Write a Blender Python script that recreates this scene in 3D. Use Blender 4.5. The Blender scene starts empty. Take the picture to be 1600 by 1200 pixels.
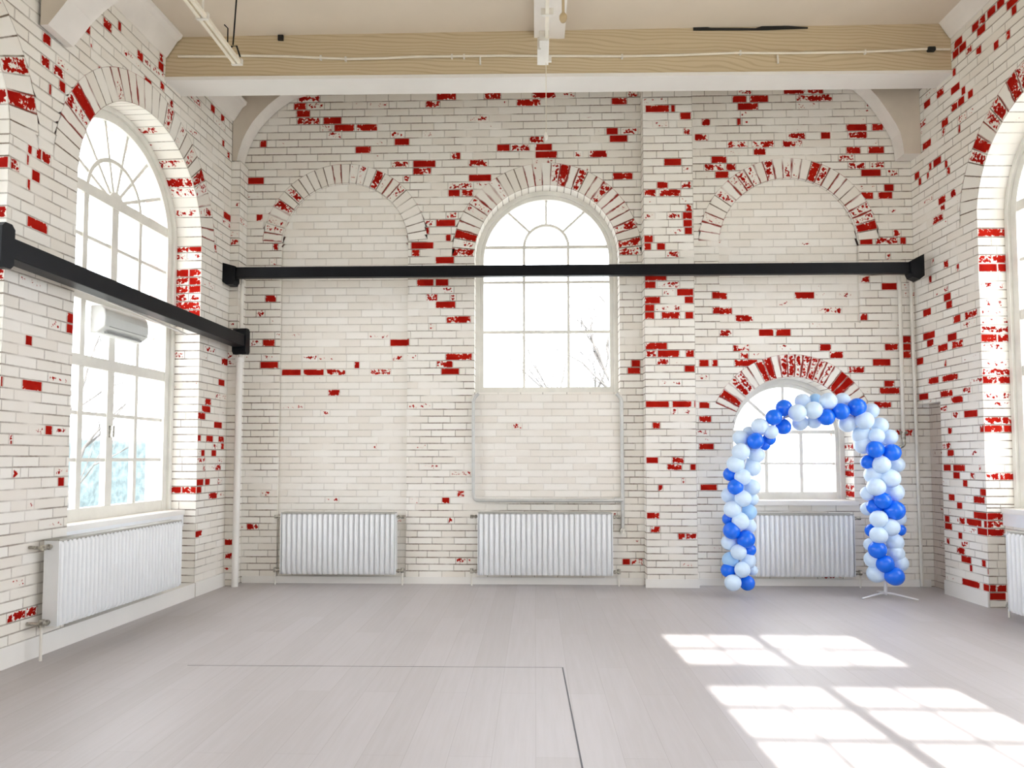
import bpy, bmesh, math, random
from mathutils import Vector, Matrix
random.seed(7)
S = bpy.context.scene
COL = S.collection

# ------------------------------------------------------------------ camera
FPX, TH, PH, CH, YB = 1100.0, math.atan(.050), math.atan(.033), 1.33, 7.48
CYP = 715 - FPX * math.tan(TH)
Fv = Vector((-math.sin(PH) * math.cos(TH), math.cos(PH) * math.cos(TH), math.sin(TH)))
Rv = Vector((math.cos(PH), math.sin(PH), 0)); Uv = Rv.cross(Fv)
CAM = Vector((0, 0, CH))
def ray(px, py): return Fv + Rv * ((px - 800) / FPX) - Uv * ((py - CYP) / FPX)
def on_plane(px, py, n, p0):
    d = ray(px, py); return CAM + d * (n.dot(p0 - CAM) / n.dot(d))
def at_y(px, py, Y): return on_plane(px, py, Vector((0, 1, 0)), Vector((0, Y, 0)))
def at_z(px, py, Z): return on_plane(px, py, Vector((0, 0, 1)), Vector((0, 0, Z)))
def hdir(vp):
    d = ray(vp, 715); d.z = 0; return d.normalized()
cam = bpy.data.cameras.new('camera'); camo = bpy.data.objects.new('camera', cam); COL.objects.link(camo)
camo.matrix_world = Matrix(((Rv.x, Uv.x, -Fv.x, 0), (Rv.y, Uv.y, -Fv.y, 0), (Rv.z, Uv.z, -Fv.z, CH), (0, 0, 0, 1)))
cam.sensor_fit = 'HORIZONTAL'; cam.sensor_width = 36; cam.lens = 36 * FPX / 1600
cam.shift_y = (CYP - 600) / 1600; cam.clip_start = .05; cam.clip_end = 300
S.camera = camo

# ------------------------------------------------------------------ helpers
class MB:
    def __init__(s): s.v = []; s.f = []; s.sm = []
    def add(s, vs, fs, smooth=False):
        o = len(s.v); s.v += [Vector(p) for p in vs]
        for f in fs: s.f.append([i + o for i in f]); s.sm.append(smooth)
    def hexa(s, p):   # 8 points: bottom 4 (ccw), top 4
        s.add(p, [(3, 2, 1, 0), (4, 5, 6, 7), (0, 1, 5, 4), (1, 2, 6, 5), (2, 3, 7, 6), (3, 0, 4, 7)])
    def box(s, a, b, M=None):
        x0, y0, z0 = a; x1, y1, z1 = b
        p = [(x0, y0, z0), (x1, y0, z0), (x1, y1, z0), (x0, y1, z0), (x0, y0, z1), (x1, y0, z1), (x1, y1, z1), (x0, y1, z1)]
        if M: p = [M @ Vector(q) for q in p]
        s.hexa(p)
    def tube(s, pts, r, n=10, cap=True):
        pts = [Vector(p) for p in pts]; rs = r if isinstance(r, (list, tuple)) else [r] * len(pts)
        rings = []; up = None
        for i, p in enumerate(pts):
            t = (pts[min(i + 1, len(pts) - 1)] - pts[max(i - 1, 0)]).normalized()
            if up is None:
                up = Vector((0, 0, 1)) if abs(t.z) < .9 else Vector((1, 0, 0))
            a = t.cross(up).normalized(); b = a.cross(t).normalized(); up = b
            rings.append([p + (a * math.cos(k * 2 * math.pi / n) + b * math.sin(k * 2 * math.pi / n)) * rs[i] for k in range(n)])
        vs = [q for R_ in rings for q in R_]; fs = []
        for i in range(len(pts) - 1):
            for k in range(n):
                k2 = (k + 1) % n; fs.append((i * n + k, i * n + k2, (i + 1) * n + k2, (i + 1) * n + k))
        s.add(vs, fs, True)
        if cap:
            s.add(rings[0], [tuple(range(n))]); s.add(rings[-1], [tuple(range(n - 1, -1, -1))])
    def lathe(s, prof, M, n=16):   # prof: (radius, height)
        vs = []; fs = []
        for r, h in prof:
            for k in range(n): vs.append(M @ Vector((r * math.cos(k * 2 * math.pi / n), r * math.sin(k * 2 * math.pi / n), h)))
        for i in range(len(prof) - 1):
            for k in range(n):
                k2 = (k + 1) % n; fs.append((i * n + k, i * n + k2, (i + 1) * n + k2, (i + 1) * n + k))
        s.add(vs, fs, True)
    def prism(s, poly, d):   # poly: points, extruded by the vector d
        n = len(poly); d = Vector(d); poly = [Vector(p) for p in poly]
        s.add(poly + [p + d for p in poly], [tuple(range(n - 1, -1, -1)), tuple(range(n, 2 * n))] + [(i, (i + 1) % n, n + (i + 1) % n, n + i) for i in range(n)])
    def build(s, name, mat, parent=None, origin=None, fix=True):
        me = bpy.data.meshes.new(name); o_ = Vector(origin) if origin is not None else Vector((0, 0, 0))
        me.from_pydata([tuple(p - o_) for p in s.v], [], s.f)
        me.polygons.foreach_set('use_smooth', s.sm)
        if fix:
            b = bmesh.new(); b.from_mesh(me); bmesh.ops.recalc_face_normals(b, faces=b.faces); b.to_mesh(me); b.free()
        me.materials.append(mat)
        o = bpy.data.objects.new(name, me); COL.objects.link(o); o.location = o_
        if parent is not None:
            o.parent = parent; o.location = o_ - Vector(parent.location) if True else o_
        return o
def tag(o, label=None, cat=None, group=None, kind=None):
    if label: o['label'] = label
    if cat: o['category'] = cat
    if group: o['group'] = group
    if kind: o['kind'] = kind
    return o
def empty(name, loc):
    o = bpy.data.objects.new(name, None); COL.objects.link(o); o.location = loc; o.empty_display_size = .1
    return o
def part(name, mb, mat, parent, label=None, smooth=None):
    wl = Vector((0, 0, 0)); p = parent
    while p is not None: wl += Vector(p.location); p = p.parent
    me_o = mb.build(name, mat, None, origin=wl)
    me_o.parent = parent; me_o.location = (0, 0, 0)
    if label: me_o['label'] = label
    return me_o

# ------------------------------------------------------------------ materials
def new_mat(name):
    m = bpy.data.materials.new(name); m.use_nodes = True; nt = m.node_tree
    return m, nt, nt.nodes['Principled BSDF']
def nd(nt, typ, **kw):
    n = nt.nodes.new(typ)
    for k, v in kw.items(): setattr(n, k, v)
    return n
def setin(nt, sock, val):
    if hasattr(val, 'is_output') or isinstance(val, bpy.types.NodeSocket): nt.links.new(val, sock)
    else: sock.default_value = val
def math_(nt, op, a, b=0.0, c=0.0, clamp=False):
    n = nd(nt, 'ShaderNodeMath', operation=op); n.use_clamp = clamp
    setin(nt, n.inputs[0], a); setin(nt, n.inputs[1], b); setin(nt, n.inputs[2], c)
    return n.outputs[0]
def smooth_(nt, x, lo, hi):
    n = nd(nt, 'ShaderNodeMapRange', interpolation_type='SMOOTHSTEP')
    setin(nt, n.inputs[0], x); setin(nt, n.inputs[1], lo); setin(nt, n.inputs[2], hi)
    return n.outputs[0]
def mixc(nt, f, a, b):
    n = nd(nt, 'ShaderNodeMix', data_type='RGBA')
    setin(nt, n.inputs[0], f); setin(nt, n.inputs[6], a); setin(nt, n.inputs[7], b)
    return n.outputs[2]
def noise(nt, vec, scale, detail=4, rough=.55):
    n = nd(nt, 'ShaderNodeTexNoise'); n.inputs['Scale'].default_value = scale
    n.inputs['Detail'].default_value = detail; n.inputs['Roughness'].default_value = rough
    if vec is not None: nt.links.new(vec, n.inputs['Vector'])
    return n.outputs['Fac']
def attr(nt, name):
    n = nd(nt, 'ShaderNodeAttribute', attribute_name=name); return n.outputs['Fac']
def bump(nt, b, h, strength, dist):
    n = nd(nt, 'ShaderNodeBump'); n.inputs['Strength'].default_value = strength; n.inputs['Distance'].default_value = dist
    nt.links.new(h, n.inputs['Height']); nt.links.new(n.outputs[0], b.inputs['Normal'])

def plain(name, col, rough=.5, metal=0.0, var=.06, scale=6, bmp=0.0, spec=.5):
    m, nt, b = new_mat(name)
    tc = nd(nt, 'ShaderNodeTexCoord').outputs['Object']
    f = noise(nt, tc, scale)
    c0 = tuple(x * (1 - var) for x in col) + (1,); c1 = tuple(min(1, x * (1 + var)) for x in col) + (1,)
    nt.links.new(mixc(nt, smooth_(nt, f, .3, .7), c0, c1), b.inputs['Base Color'])
    b.inputs['Roughness'].default_value = rough; b.inputs['Metallic'].default_value = metal
    b.inputs['Specular IOR Level'].default_value = spec
    if bmp: bump(nt, b, noise(nt, tc, scale * 6), bmp, .01)
    return m

def brick_mat(name, paint, paint2, red, red2, joint, line=1.0):
    m, nt, b = new_mat(name)
    geo = nd(nt, 'ShaderNodeNewGeometry').outputs['Position']
    uv = nd(nt, 'ShaderNodeUVMap', uv_map='loc').outputs[0]
    sx = nd(nt, 'ShaderNodeSeparateXYZ'); nt.links.new(uv, sx.inputs[0])
    u, v = sx.outputs[0], sx.outputs[1]
    L, Hh, rd, rn, jn, jr = [attr(nt, a) for a in ('blen', 'bhgt', 'red', 'rnd', 'jnt', 'jred')]
    n_f = noise(nt, geo, 38, 5, .62); n_m = noise(nt, geo, 9, 3, .5); n_w = noise(nt, geo, 3.0, 2)
    wob = math_(nt, 'MULTIPLY', math_(nt, 'SUBTRACT', n_f, .5), .006)
    du = math_(nt, 'ADD', math_(nt, 'MINIMUM', u, math_(nt, 'SUBTRACT', L, u)), wob)
    dv = math_(nt, 'ADD', math_(nt, 'MINIMUM', v, math_(nt, 'SUBTRACT', Hh, v)), wob)
    rj = math_(nt, 'MULTIPLY', jr, math_(nt, 'MULTIPLY', smooth_(nt, n_m, .35, .65), .016))
    jh = math_(nt, 'SUBTRACT', 1.0, smooth_(nt, dv, .0012 * line, math_(nt, 'ADD', .0062 * line, rj)))
    jv = math_(nt, 'MULTIPLY', math_(nt, 'SUBTRACT', 1.0, smooth_(nt, du, .0008 * line, .0044 * line)), .72)
    joint_m = math_(nt, 'MULTIPLY', math_(nt, 'MAXIMUM', jh, jv), math_(nt, 'MULTIPLY', jn, smooth_(nt, n_w, .25, .6)), clamp=True)
    # chipped paint: a ragged field inside each brick
    fld = math_(nt, 'ADD', math_(nt, 'MULTIPLY', smooth_(nt, n_f, .22, .78), .62), math_(nt, 'MULTIPLY', smooth_(nt, n_m, .25, .75), .38))
    edge = math_(nt, 'SUBTRACT', 1.0, smooth_(nt, math_(nt, 'MINIMUM', du, dv), .004, .026))
    fld = math_(nt, 'ADD', fld, math_(nt, 'MULTIPLY', edge, .20))
    e = math_(nt, 'SUBTRACT', math_(nt, 'ADD', math_(nt, 'MULTIPLY', rd, .84), .08), fld)
    inner = smooth_(nt, math_(nt, 'MINIMUM', du, dv), .004, .008)
    redm = math_(nt, 'MULTIPLY', smooth_(nt, e, -.012, .03), math_(nt, 'MULTIPLY', inner, math_(nt, 'GREATER_THAN', rd, .05)))
    halo = math_(nt, 'MULTIPLY', smooth_(nt, e, -.10, .0), math_(nt, 'MULTIPLY', smooth_(nt, rd, .1, .3), .42))
    base = mixc(nt, smooth_(nt, math_(nt, 'ADD', math_(nt, 'MULTIPLY', rn, .6), math_(nt, 'MULTIPLY', n_m, .4)), .2, .8), paint, paint2)
    base = mixc(nt, halo, base, (.86, .62, .55, 1))
    jcol = mixc(nt, jr, joint, (.26, .018, .010, 1))
    base = mixc(nt, joint_m, base, jcol)
    rc = mixc(nt, smooth_(nt, n_m, .3, .7), red, red2)
    base = mixc(nt, redm, base, rc)
    nt.links.new(base, b.inputs['Base Color'])
    b.inputs['Roughness'].default_value = .7; nt.links.new(math_(nt, 'SUBTRACT', .28, math_(nt, 'MULTIPLY', redm, .24)), b.inputs['Specular IOR Level'])
    h = math_(nt, 'SUBTRACT', math_(nt, 'ADD', math_(nt, 'MULTIPLY', smooth_(nt, math_(nt, 'MINIMUM', du, dv), 0.0, .011), .8), math_(nt, 'MULTIPLY', n_f, .22)), math_(nt, 'MULTIPLY', redm, .25))
    bump(nt, b, h, .55, .006)
    return m

M_brick = brick_mat('painted_brick', (.81, .768, .70, 1), (.865, .838, .785, 1), (.32, .006, .003, 1), (.44, .014, .006, 1), (.16, .115, .08, 1), 1.3)
M_niche = brick_mat('tan_niche_brick', (.56, .48, .41, 1), (.62, .54, .47, 1), (.16, .012, .008, 1), (.2, .02, .01, 1), (.16, .11, .08, 1))  # niche bricks in darker, tanner colours than the rest of the wall
M_ext = brick_mat('bare_brick', (.62, .40, .36, 1), (.68, .46, .42, 1), (.5, .2, .15, 1), (.5, .2, .15, 1), (.8, .76, .7, 1), 1.4)
M_white = plain('white_paint', (.82, .80, .765), .5, var=.02, scale=2)
M_ceil = plain('ceiling_paint', (.70, .615, .505), .7, scale=1.2, var=.03)
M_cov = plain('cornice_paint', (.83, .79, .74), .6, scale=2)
M_tan = plain('shaded_bracket_plaster', (.66, .59, .50), .7, scale=2)  # shade on the bracket sides, turned from the windows, is put into this beige
M_wframe = plain('window_paint', (.76, .745, .69), .4, var=.05)
M_rad = plain('radiator_enamel', (.83, .845, .86), .3, var=.02)
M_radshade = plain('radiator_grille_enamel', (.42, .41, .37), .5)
M_metal = plain('aged_valve_metal', (.42, .40, .35), .35, .7, var=.5, scale=40)
M_pipe = plain('painted_pipe', (.74, .71, .65), .4)
M_pipeg = plain('grey_pipe', (.55, .55, .53), .35, .2)
M_black = plain('black_steel', (.0035, .004, .006), .42, var=.2, spec=.18)
M_dark = plain('black_plastic', (.006, .006, .006), .6)
M_ac = plain('air_unit_plastic', (.66, .68, .66), .35, var=.02)
M_acd = plain('air_unit_shade', (.30, .31, .30), .5)
M_cable = plain('cream_cable', (.80, .74, .62), .45)
M_wood = plain('wooden_bead', (.50, .38, .22), .5)
M_leg = plain('white_stand_metal', (.72, .72, .74), .3, .3)
M_rope = plain('braided_rope', (.55, .43, .27), .8)

def grain(name):
    m, nt, b = new_mat(name)
    tc = nd(nt, 'ShaderNodeTexCoord').outputs['Object']
    mp = nd(nt, 'ShaderNodeMapping'); mp.inputs['Scale'].default_value = (.5, 1, 2.0); nt.links.new(tc, mp.inputs[0])
    wv = nd(nt, 'ShaderNodeTexWave', wave_type='BANDS', bands_direction='Z')
    wv.inputs['Scale'].default_value = 4.6; wv.inputs['Distortion'].default_value = 17.0; wv.inputs['Detail'].default_value = 2.0; wv.inputs['Detail Scale'].default_value = .42
    nt.links.new(mp.outputs[0], wv.inputs[0])
    c = mixc(nt, math_(nt, 'MULTIPLY', smooth_(nt, wv.outputs['Fac'], .0, .5), 1.0), (.51, .40, .25, 1), (.60, .49, .325, 1))
    nt.links.new(c, b.inputs['Base Color']); b.inputs['Roughness'].default_value = .6
    return m
M_grain = grain('painted_wood_grain')

def floor_mat():
    m, nt, b = new_mat('laminate_planks')
    tc = nd(nt, 'ShaderNodeTexCoord').outputs['Object']
    mp = nd(nt, 'ShaderNodeMapping'); mp.inputs['Rotation'].default_value = (0, 0, math.pi / 2); nt.links.new(tc, mp.inputs[0])
    br = nd(nt, 'ShaderNodeTexBrick'); br.offset = .37; br.inputs['Scale'].default_value = 1
    br.inputs['Brick Width'].default_value = 1.35; br.inputs['Row Height'].default_value = .195; br.inputs['Mortar Size'].default_value = .0012
    br.inputs['Color1'].default_value = (0, 0, 0, 1); br.inputs['Color2'].default_value = (1, 1, 1, 1); br.inputs['Mortar'].default_value = (.5, .5, .5, 1)
    nt.links.new(mp.outputs[0], br.inputs[0])
    gm = nd(nt, 'ShaderNodeMapping'); gm.inputs['Scale'].default_value = (34, 1.6, 1); nt.links.new(tc, gm.inputs[0])
    g = noise(nt, gm.outputs[0], 1.0, 5, .6)
    t = math_(nt, 'ADD', math_(nt, 'MULTIPLY', br.outputs['Color'], .22), math_(nt, 'MULTIPLY', g, .78))
    c = mixc(nt, smooth_(nt, t, .2, .8), (.445, .415, .41, 1), (.51, .48, .485, 1))
    c = mixc(nt, math_(nt, 'MULTIPLY', br.outputs['Fac'], .38), c, (.22, .19, .17, 1))
    nt.links.new(c, b.inputs['Base Color'])
    nt.links.new(math_(nt, 'ADD', .38, math_(nt, 'MULTIPLY', g, .16)), b.inputs['Roughness'])
    b.inputs['Specular IOR Level'].default_value = .38
    bump(nt, b, math_(nt, 'SUBTRACT', math_(nt, 'MULTIPLY', g, .15), br.outputs['Fac']), .15, .002)
    return m
M_floor = floor_mat()
M_seam = plain('dark_floor_joint', (.10, .10, .11), .6)

def glass_mat():
    m = bpy.data.materials.new('window_glass'); m.use_nodes = True; nt = m.node_tree; nt.nodes.clear()
    o = nd(nt, 'ShaderNodeOutputMaterial'); t = nd(nt, 'ShaderNodeBsdfTransparent'); g = nd(nt, 'ShaderNodeBsdfGlossy')
    t.inputs[0].default_value = (.97, .985, 1, 1); g.inputs['Roughness'].default_value = .02
    fr = nd(nt, 'ShaderNodeFresnel'); fr.inputs[0].default_value = 1.45
    mx = nd(nt, 'ShaderNodeMixShader'); nt.links.new(math_(nt, 'MULTIPLY', fr.outputs[0], .6), mx.inputs[0])
    nt.links.new(t.outputs[0], mx.inputs[1]); nt.links.new(g.outputs[0], mx.inputs[2]); nt.links.new(mx.outputs[0], o.inputs[0])
    return m
M_glass = glass_mat()
def balloon_mat(name, col, rough=.22, sub=.0):
    m, nt, b = new_mat(name)
    lw = nd(nt, 'ShaderNodeLayerWeight'); lw.inputs[0].default_value = .35
    tc = nd(nt, 'ShaderNodeTexCoord').outputs['Object']
    c0 = tuple(x * .97 for x in col) + (1,); c1 = tuple(min(1, x * 1.03) for x in col) + (1,)
    nt.links.new(mixc(nt, noise(nt, tc, 4), c0, c1), b.inputs['Base Color'])
    b.inputs['Roughness'].default_value = rough
    if sub:
        b.inputs['Subsurface Weight'].default_value = sub; b.inputs['Subsurface Radius'].default_value = (.05, .05, .06); b.inputs['Subsurface Scale'].default_value = .5
    return m
M_bblue = balloon_mat('blue_latex', (.003, .15, .86))
M_bwhite = balloon_mat('pale_latex', (.62, .77, .95), .35)
M_blight = balloon_mat('sky_latex', (.36, .60, .90), .3)

# ------------------------------------------------------------------ brick walls
def course_table():
    z = []
    y = 145.0; ys = []
    while y < 581: ys.append(y); y += 11.62
    y = ys[-1]
    while y < 668: y += 10.75; ys.append(y)
    while y < 902: y += 10.5; ys.append(y)
    zs = [at_y(700, q, YB).z for q in ys]
    top = zs[0]; up = []
    while top < 5.9: top += .079; up.append(top)
    low = zs[-1]
    zs = sorted(set([0.0] + [q for q in zs if q > .03] + up))
    return zs
ZS = course_table()
class Wall:
    def __init__(s, P, d, n): s.P = Vector((P[0], P[1], 0)); s.d = Vector(d).normalized(); s.n = Vector(n).normalized(); s.v = []; s.f = []; s.uv = []; s.at = []; s.mi = []
    def p(s, a, z, off=0): 
        q = s.P + s.d * a + s.n * off; return Vector((q.x, q.y, z))
    def px(s, px, py, off=0):
        q = on_plane(px, py, s.n, s.P + s.n * off); return (q - s.P).dot(s.d), q.z
    def face(s, pts, uvs, blen, bhgt, red=0, rnd=.5, jnt=1, jred=0, mi=0):
        o = len(s.v); s.v += pts; s.f.append(list(range(o, o + len(pts)))); s.uv += uvs; s.at.append((blen, bhgt, red, rnd, jnt, jred)); s.mi.append(mi)
    def piece(s, q, off, b0, b1, z0, z1, red, rnd, jnt, mi):
        a, b, ba, bb, ta, tb = q
        pts = [(a, ba), (b, bb), (b, tb), (a, ta)]
        if tb - bb < 1e-4: pts = [(a, ba), (b, bb), (a, ta)]
        elif ta - ba < 1e-4: pts = [(a, ba), (b, bb), (b, tb)]
        s.face([s.p(x, z, off) for x, z in pts], [(x - b0, z - z0) for x, z in pts], b1 - b0, z1 - z0, red, rnd, jnt, 0, mi)
    def clip(s, b0, b1, z0, z1, holes):
        hs = [h for h in holes if h[0] < b1 - 1e-5 and h[1] > b0 + 1e-5 and h[4] < z1 and h[5] > z0]
        if not hs: return [(b0, b1, z0, z0, z1, z1)]
        cuts = {b0, b1}
        for h in hs:
            lo, hi = max(b0, h[0]), min(b1, h[1]); cuts |= {lo, hi}
            if h[6]:
                n = max(2, int((hi - lo) / .03)); cuts |= {lo + (hi - lo) * k / n for k in range(n + 1)}
        cuts = sorted(cuts); out = []
        for a, b in zip(cuts, cuts[1:]):
            if b - a < 1e-5: continue
            ps = [(z0, z0, z1, z1)]; mid = (a + b) / 2; e = 1e-6
            for h in hs:
                if not (h[0] < mid < h[1]): continue
                A, B = a + e, b - e
                hb = (h[2](A), h[2](B)); ht = (h[3](A), h[3](B)); nx = []
                for ba, bb, ta, tb in ps:
                    q = (ba, bb, max(ba, min(ta, hb[0])), max(bb, min(tb, hb[1])))
                    if q[2] - q[0] > 1e-4 or q[3] - q[1] > 1e-4: nx.append(q)
                    q = (min(ta, max(ba, ht[0])), min(tb, max(bb, ht[1])), ta, tb)
                    if q[2] - q[0] > 1e-4 or q[3] - q[1] > 1e-4: nx.append(q)
                ps = nx
            out += [(a, b) + q for q in ps]
        return out
    def bricks(s, a0, a1, z0, z1, off=0, reds=(), holes=(), L=.245, jnt=1.0, speck=.07, mi=0, zs=None, flat=0.0):
        zs = zs or ZS
        zz = [z for z in zs if z0 + .02 < z < z1 - .02]; zz = [z0] + zz + [z1]
        for k, (c0, c1) in enumerate(zip(zz, zz[1:])):
            zm = (c0 + c1) / 2
            fixed = sorted([[max(r[0], a0), min(r[1], a1), r[3]] for r in reds if c0 <= r[2] < c1 and r[1] > a0 and r[0] < a1])
            row = []; cur = a0; ph = (k % 2) * L * .5 + random.uniform(-.03, .03)
            def fill(x0, x1):
                if x1 - x0 < .004: return
                if x1 - x0 < .07: row.append([x0, x1, 0.0]); return
                t = a0 - L + ph + math.floor((x0 - a0 + L - ph) / L) * L; x = x0
                cutp = []
                while t < x1:
                    if t > x0 + .06 and t < x1 - .06: cutp.append(t + random.uniform(-.012, .012))
                    t += L
                for c in cutp: row.append([x, c, 0.0]); x = c
                row.append([x, x1, 0.0])
            for f in fixed:
                if f[0] < cur: f[0] = cur
                if f[1] - f[0] < .006: continue
                fill(cur, f[0]); row.append(f); cur = f[1]
            fill(cur, a1)
            for b0, b1, rd in row:
                if rd == 0 and random.random() < speck: rd = random.uniform(.12, .36)
                rn = random.random(); jj = jnt * random.uniform(.75, 1.1)
                for q in s.clip(b0, b1, c0, c1, holes): s.piece(q, off, b0, b1, c0, c1, rd, rn, jj, mi)
    def quad(s, pts, ulen, vlen, red=0, jnt=1, jred=0, mi=0, rnd=None):
        s.face([Vector(p) for p in pts], [(0, 0), (ulen, 0), (ulen, vlen), (0, vlen)], ulen, vlen, red, random.random() if rnd is None else rnd, jnt, jred, mi)
    def jamb(s, a, z0, z1, o0, o1, reds=(), jnt=1, mi=0, split=True):   # reveal face at position a between offsets o0 and o1
        zz = [z for z in ZS if z0 + .02 < z < z1 - .02]; zz = [z0] + zz + [z1]
        for k, (c0, c1) in enumerate(zip(zz, zz[1:])):
            rd = max([r[1] for r in reds if c0 <= r[0] < c1] + [0]); D = abs(o1 - o0)
            cut = [0, 1] if (not split or D < .16 or random.random() < .4) else [0, random.choice((.42, .5, .58)), 1]
            for t0, t1 in zip(cut, cut[1:]):
                x0, x1 = o0 + (o1 - o0) * t0, o0 + (o1 - o0) * t1
                s.quad([s.p(a, c0, x0), s.p(a, c0, x1), s.p(a, c1, x1), s.p(a, c1, x0)], abs(x1 - x0), c1 - c0, rd * random.uniform(.8, 1) if rd else (random.uniform(.1, .3) if random.random() < .06 else 0), jnt, 0, mi)
    def soffit(s, a0, a1, z, o0, o1, mi=0):
        s.quad([s.p(a0, z, o0), s.p(a1, z, o0), s.p(a1, z, o1), s.p(a0, z, o1)], a1 - a0, abs(o1 - o0), 0, .4, 0, mi)
    def ring(s, c, zc, ri, ro, n, amax=90, off=0, redp=.3, jredp=.35, reds=None, seed=1, depth=0, jd=1.0, rsoff=0.3):
        rg = random.Random(seed); am = math.radians(amax)
        for k in range(n):
            t0, t1 = -am + 2 * am * k / n, -am + 2 * am * (k + 1) / n
            rd = reds.get(k, 0) if reds is not None else (rg.uniform(.35, .95) if rg.random() < redp else 0)
            if reds is None and rd == 0 and rg.random() < .25: rd = rg.uniform(.15, .4)
            jr = 1.0 if rg.random() < jredp else 0.0; rn = rg.random()
            sub = 2; wv = (ri + ro) / 2 * (t1 - t0)
            for i in range(sub):
                u0, u1 = t0 + (t1 - t0) * i / sub, t0 + (t1 - t0) * (i + 1) / sub
                q = [(ri, u0), (ro, u0), (ro, u1), (ri, u1)]
                s.face([s.p(c + r * math.sin(t), zc + r * math.cos(t), off) for r, t in q],
                       [(r - ri, wv * (t - t0) / (t1 - t0)) for r, t in q], ro - ri, wv, rd, rn, jd * 1.3, jr, 0)
                if depth:
                    q = [(u0, off), (u0, off - depth), (u1, off - depth), (u1, off)]
                    s.face([s.p(c + ri * math.sin(t), zc + ri * math.cos(t), o) for t, o in q],
                           [(off - o, wv * (t - t0) / (t1 - t0)) for t, o in q], depth, wv, rd * rsoff, rn, .8, 0, 0)
    def arch_holes(s, c, w, zb, zc, ro=None, ring_am=90):
        h = []
        def arc(r): return lambda x: zc + math.sqrt(max(0, r * r - (x - c) ** 2))
        h.append((c - w, c + w, lambda x: zb, arc(w), zb, zc + w, True))
        if ro:
            if ring_am >= 89: h.append((c - ro, c + ro, lambda x: zc, arc(ro), zc, zc + ro, True))
            else:
                ct = 1 / math.tan(math.radians(ring_am)); r_s = ro * math.sin(math.radians(ring_am))
                h.append((c - r_s, c + r_s, lambda x: zc + abs(x - c) * ct, arc(ro), zc, zc + ro, True))
        return h
    def arch_reveal(s, c, w, zc, o0, o1, n=24, mi=0):
        for k in range(n):
            t0, t1 = -math.pi / 2 + math.pi * k / n, -math.pi / 2 + math.pi * (k + 1) / n
            s.quad([s.p(c + w * math.sin(t0), zc + w * math.cos(t0), o0), s.p(c + w * math.sin(t0), zc + w * math.cos(t0), o1),
                    s.p(c + w * math.sin(t1), zc + w * math.cos(t1), o1), s.p(c + w * math.sin(t1), zc + w * math.cos(t1), o0)], abs(o1 - o0), w * math.pi / n, 0, .9, 0, mi)
    def build(s, name, mats):
        me = bpy.data.meshes.new(name); me.from_pydata([tuple(p) for p in s.v], [], s.f)
        uv = me.uv_layers.new(name='loc'); uv.data.foreach_set('uv', [x for q in s.uv for x in q])
        for i, nm in enumerate(('blen', 'bhgt', 'red', 'rnd', 'jnt', 'jred')):
            a = me.attributes.new(nm, 'FLOAT', 'FACE'); a.data.foreach_set('value', [q[i] for q in s.at])
        for m in mats: me.materials.append(m)
        me.polygons.foreach_set('material_index', s.mi)
        o = bpy.data.objects.new(name, me); COL.objects.link(o); o['kind'] = 'structure'
        return o
ZTOP = 5.75
T = .52          # wall thickness

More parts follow.
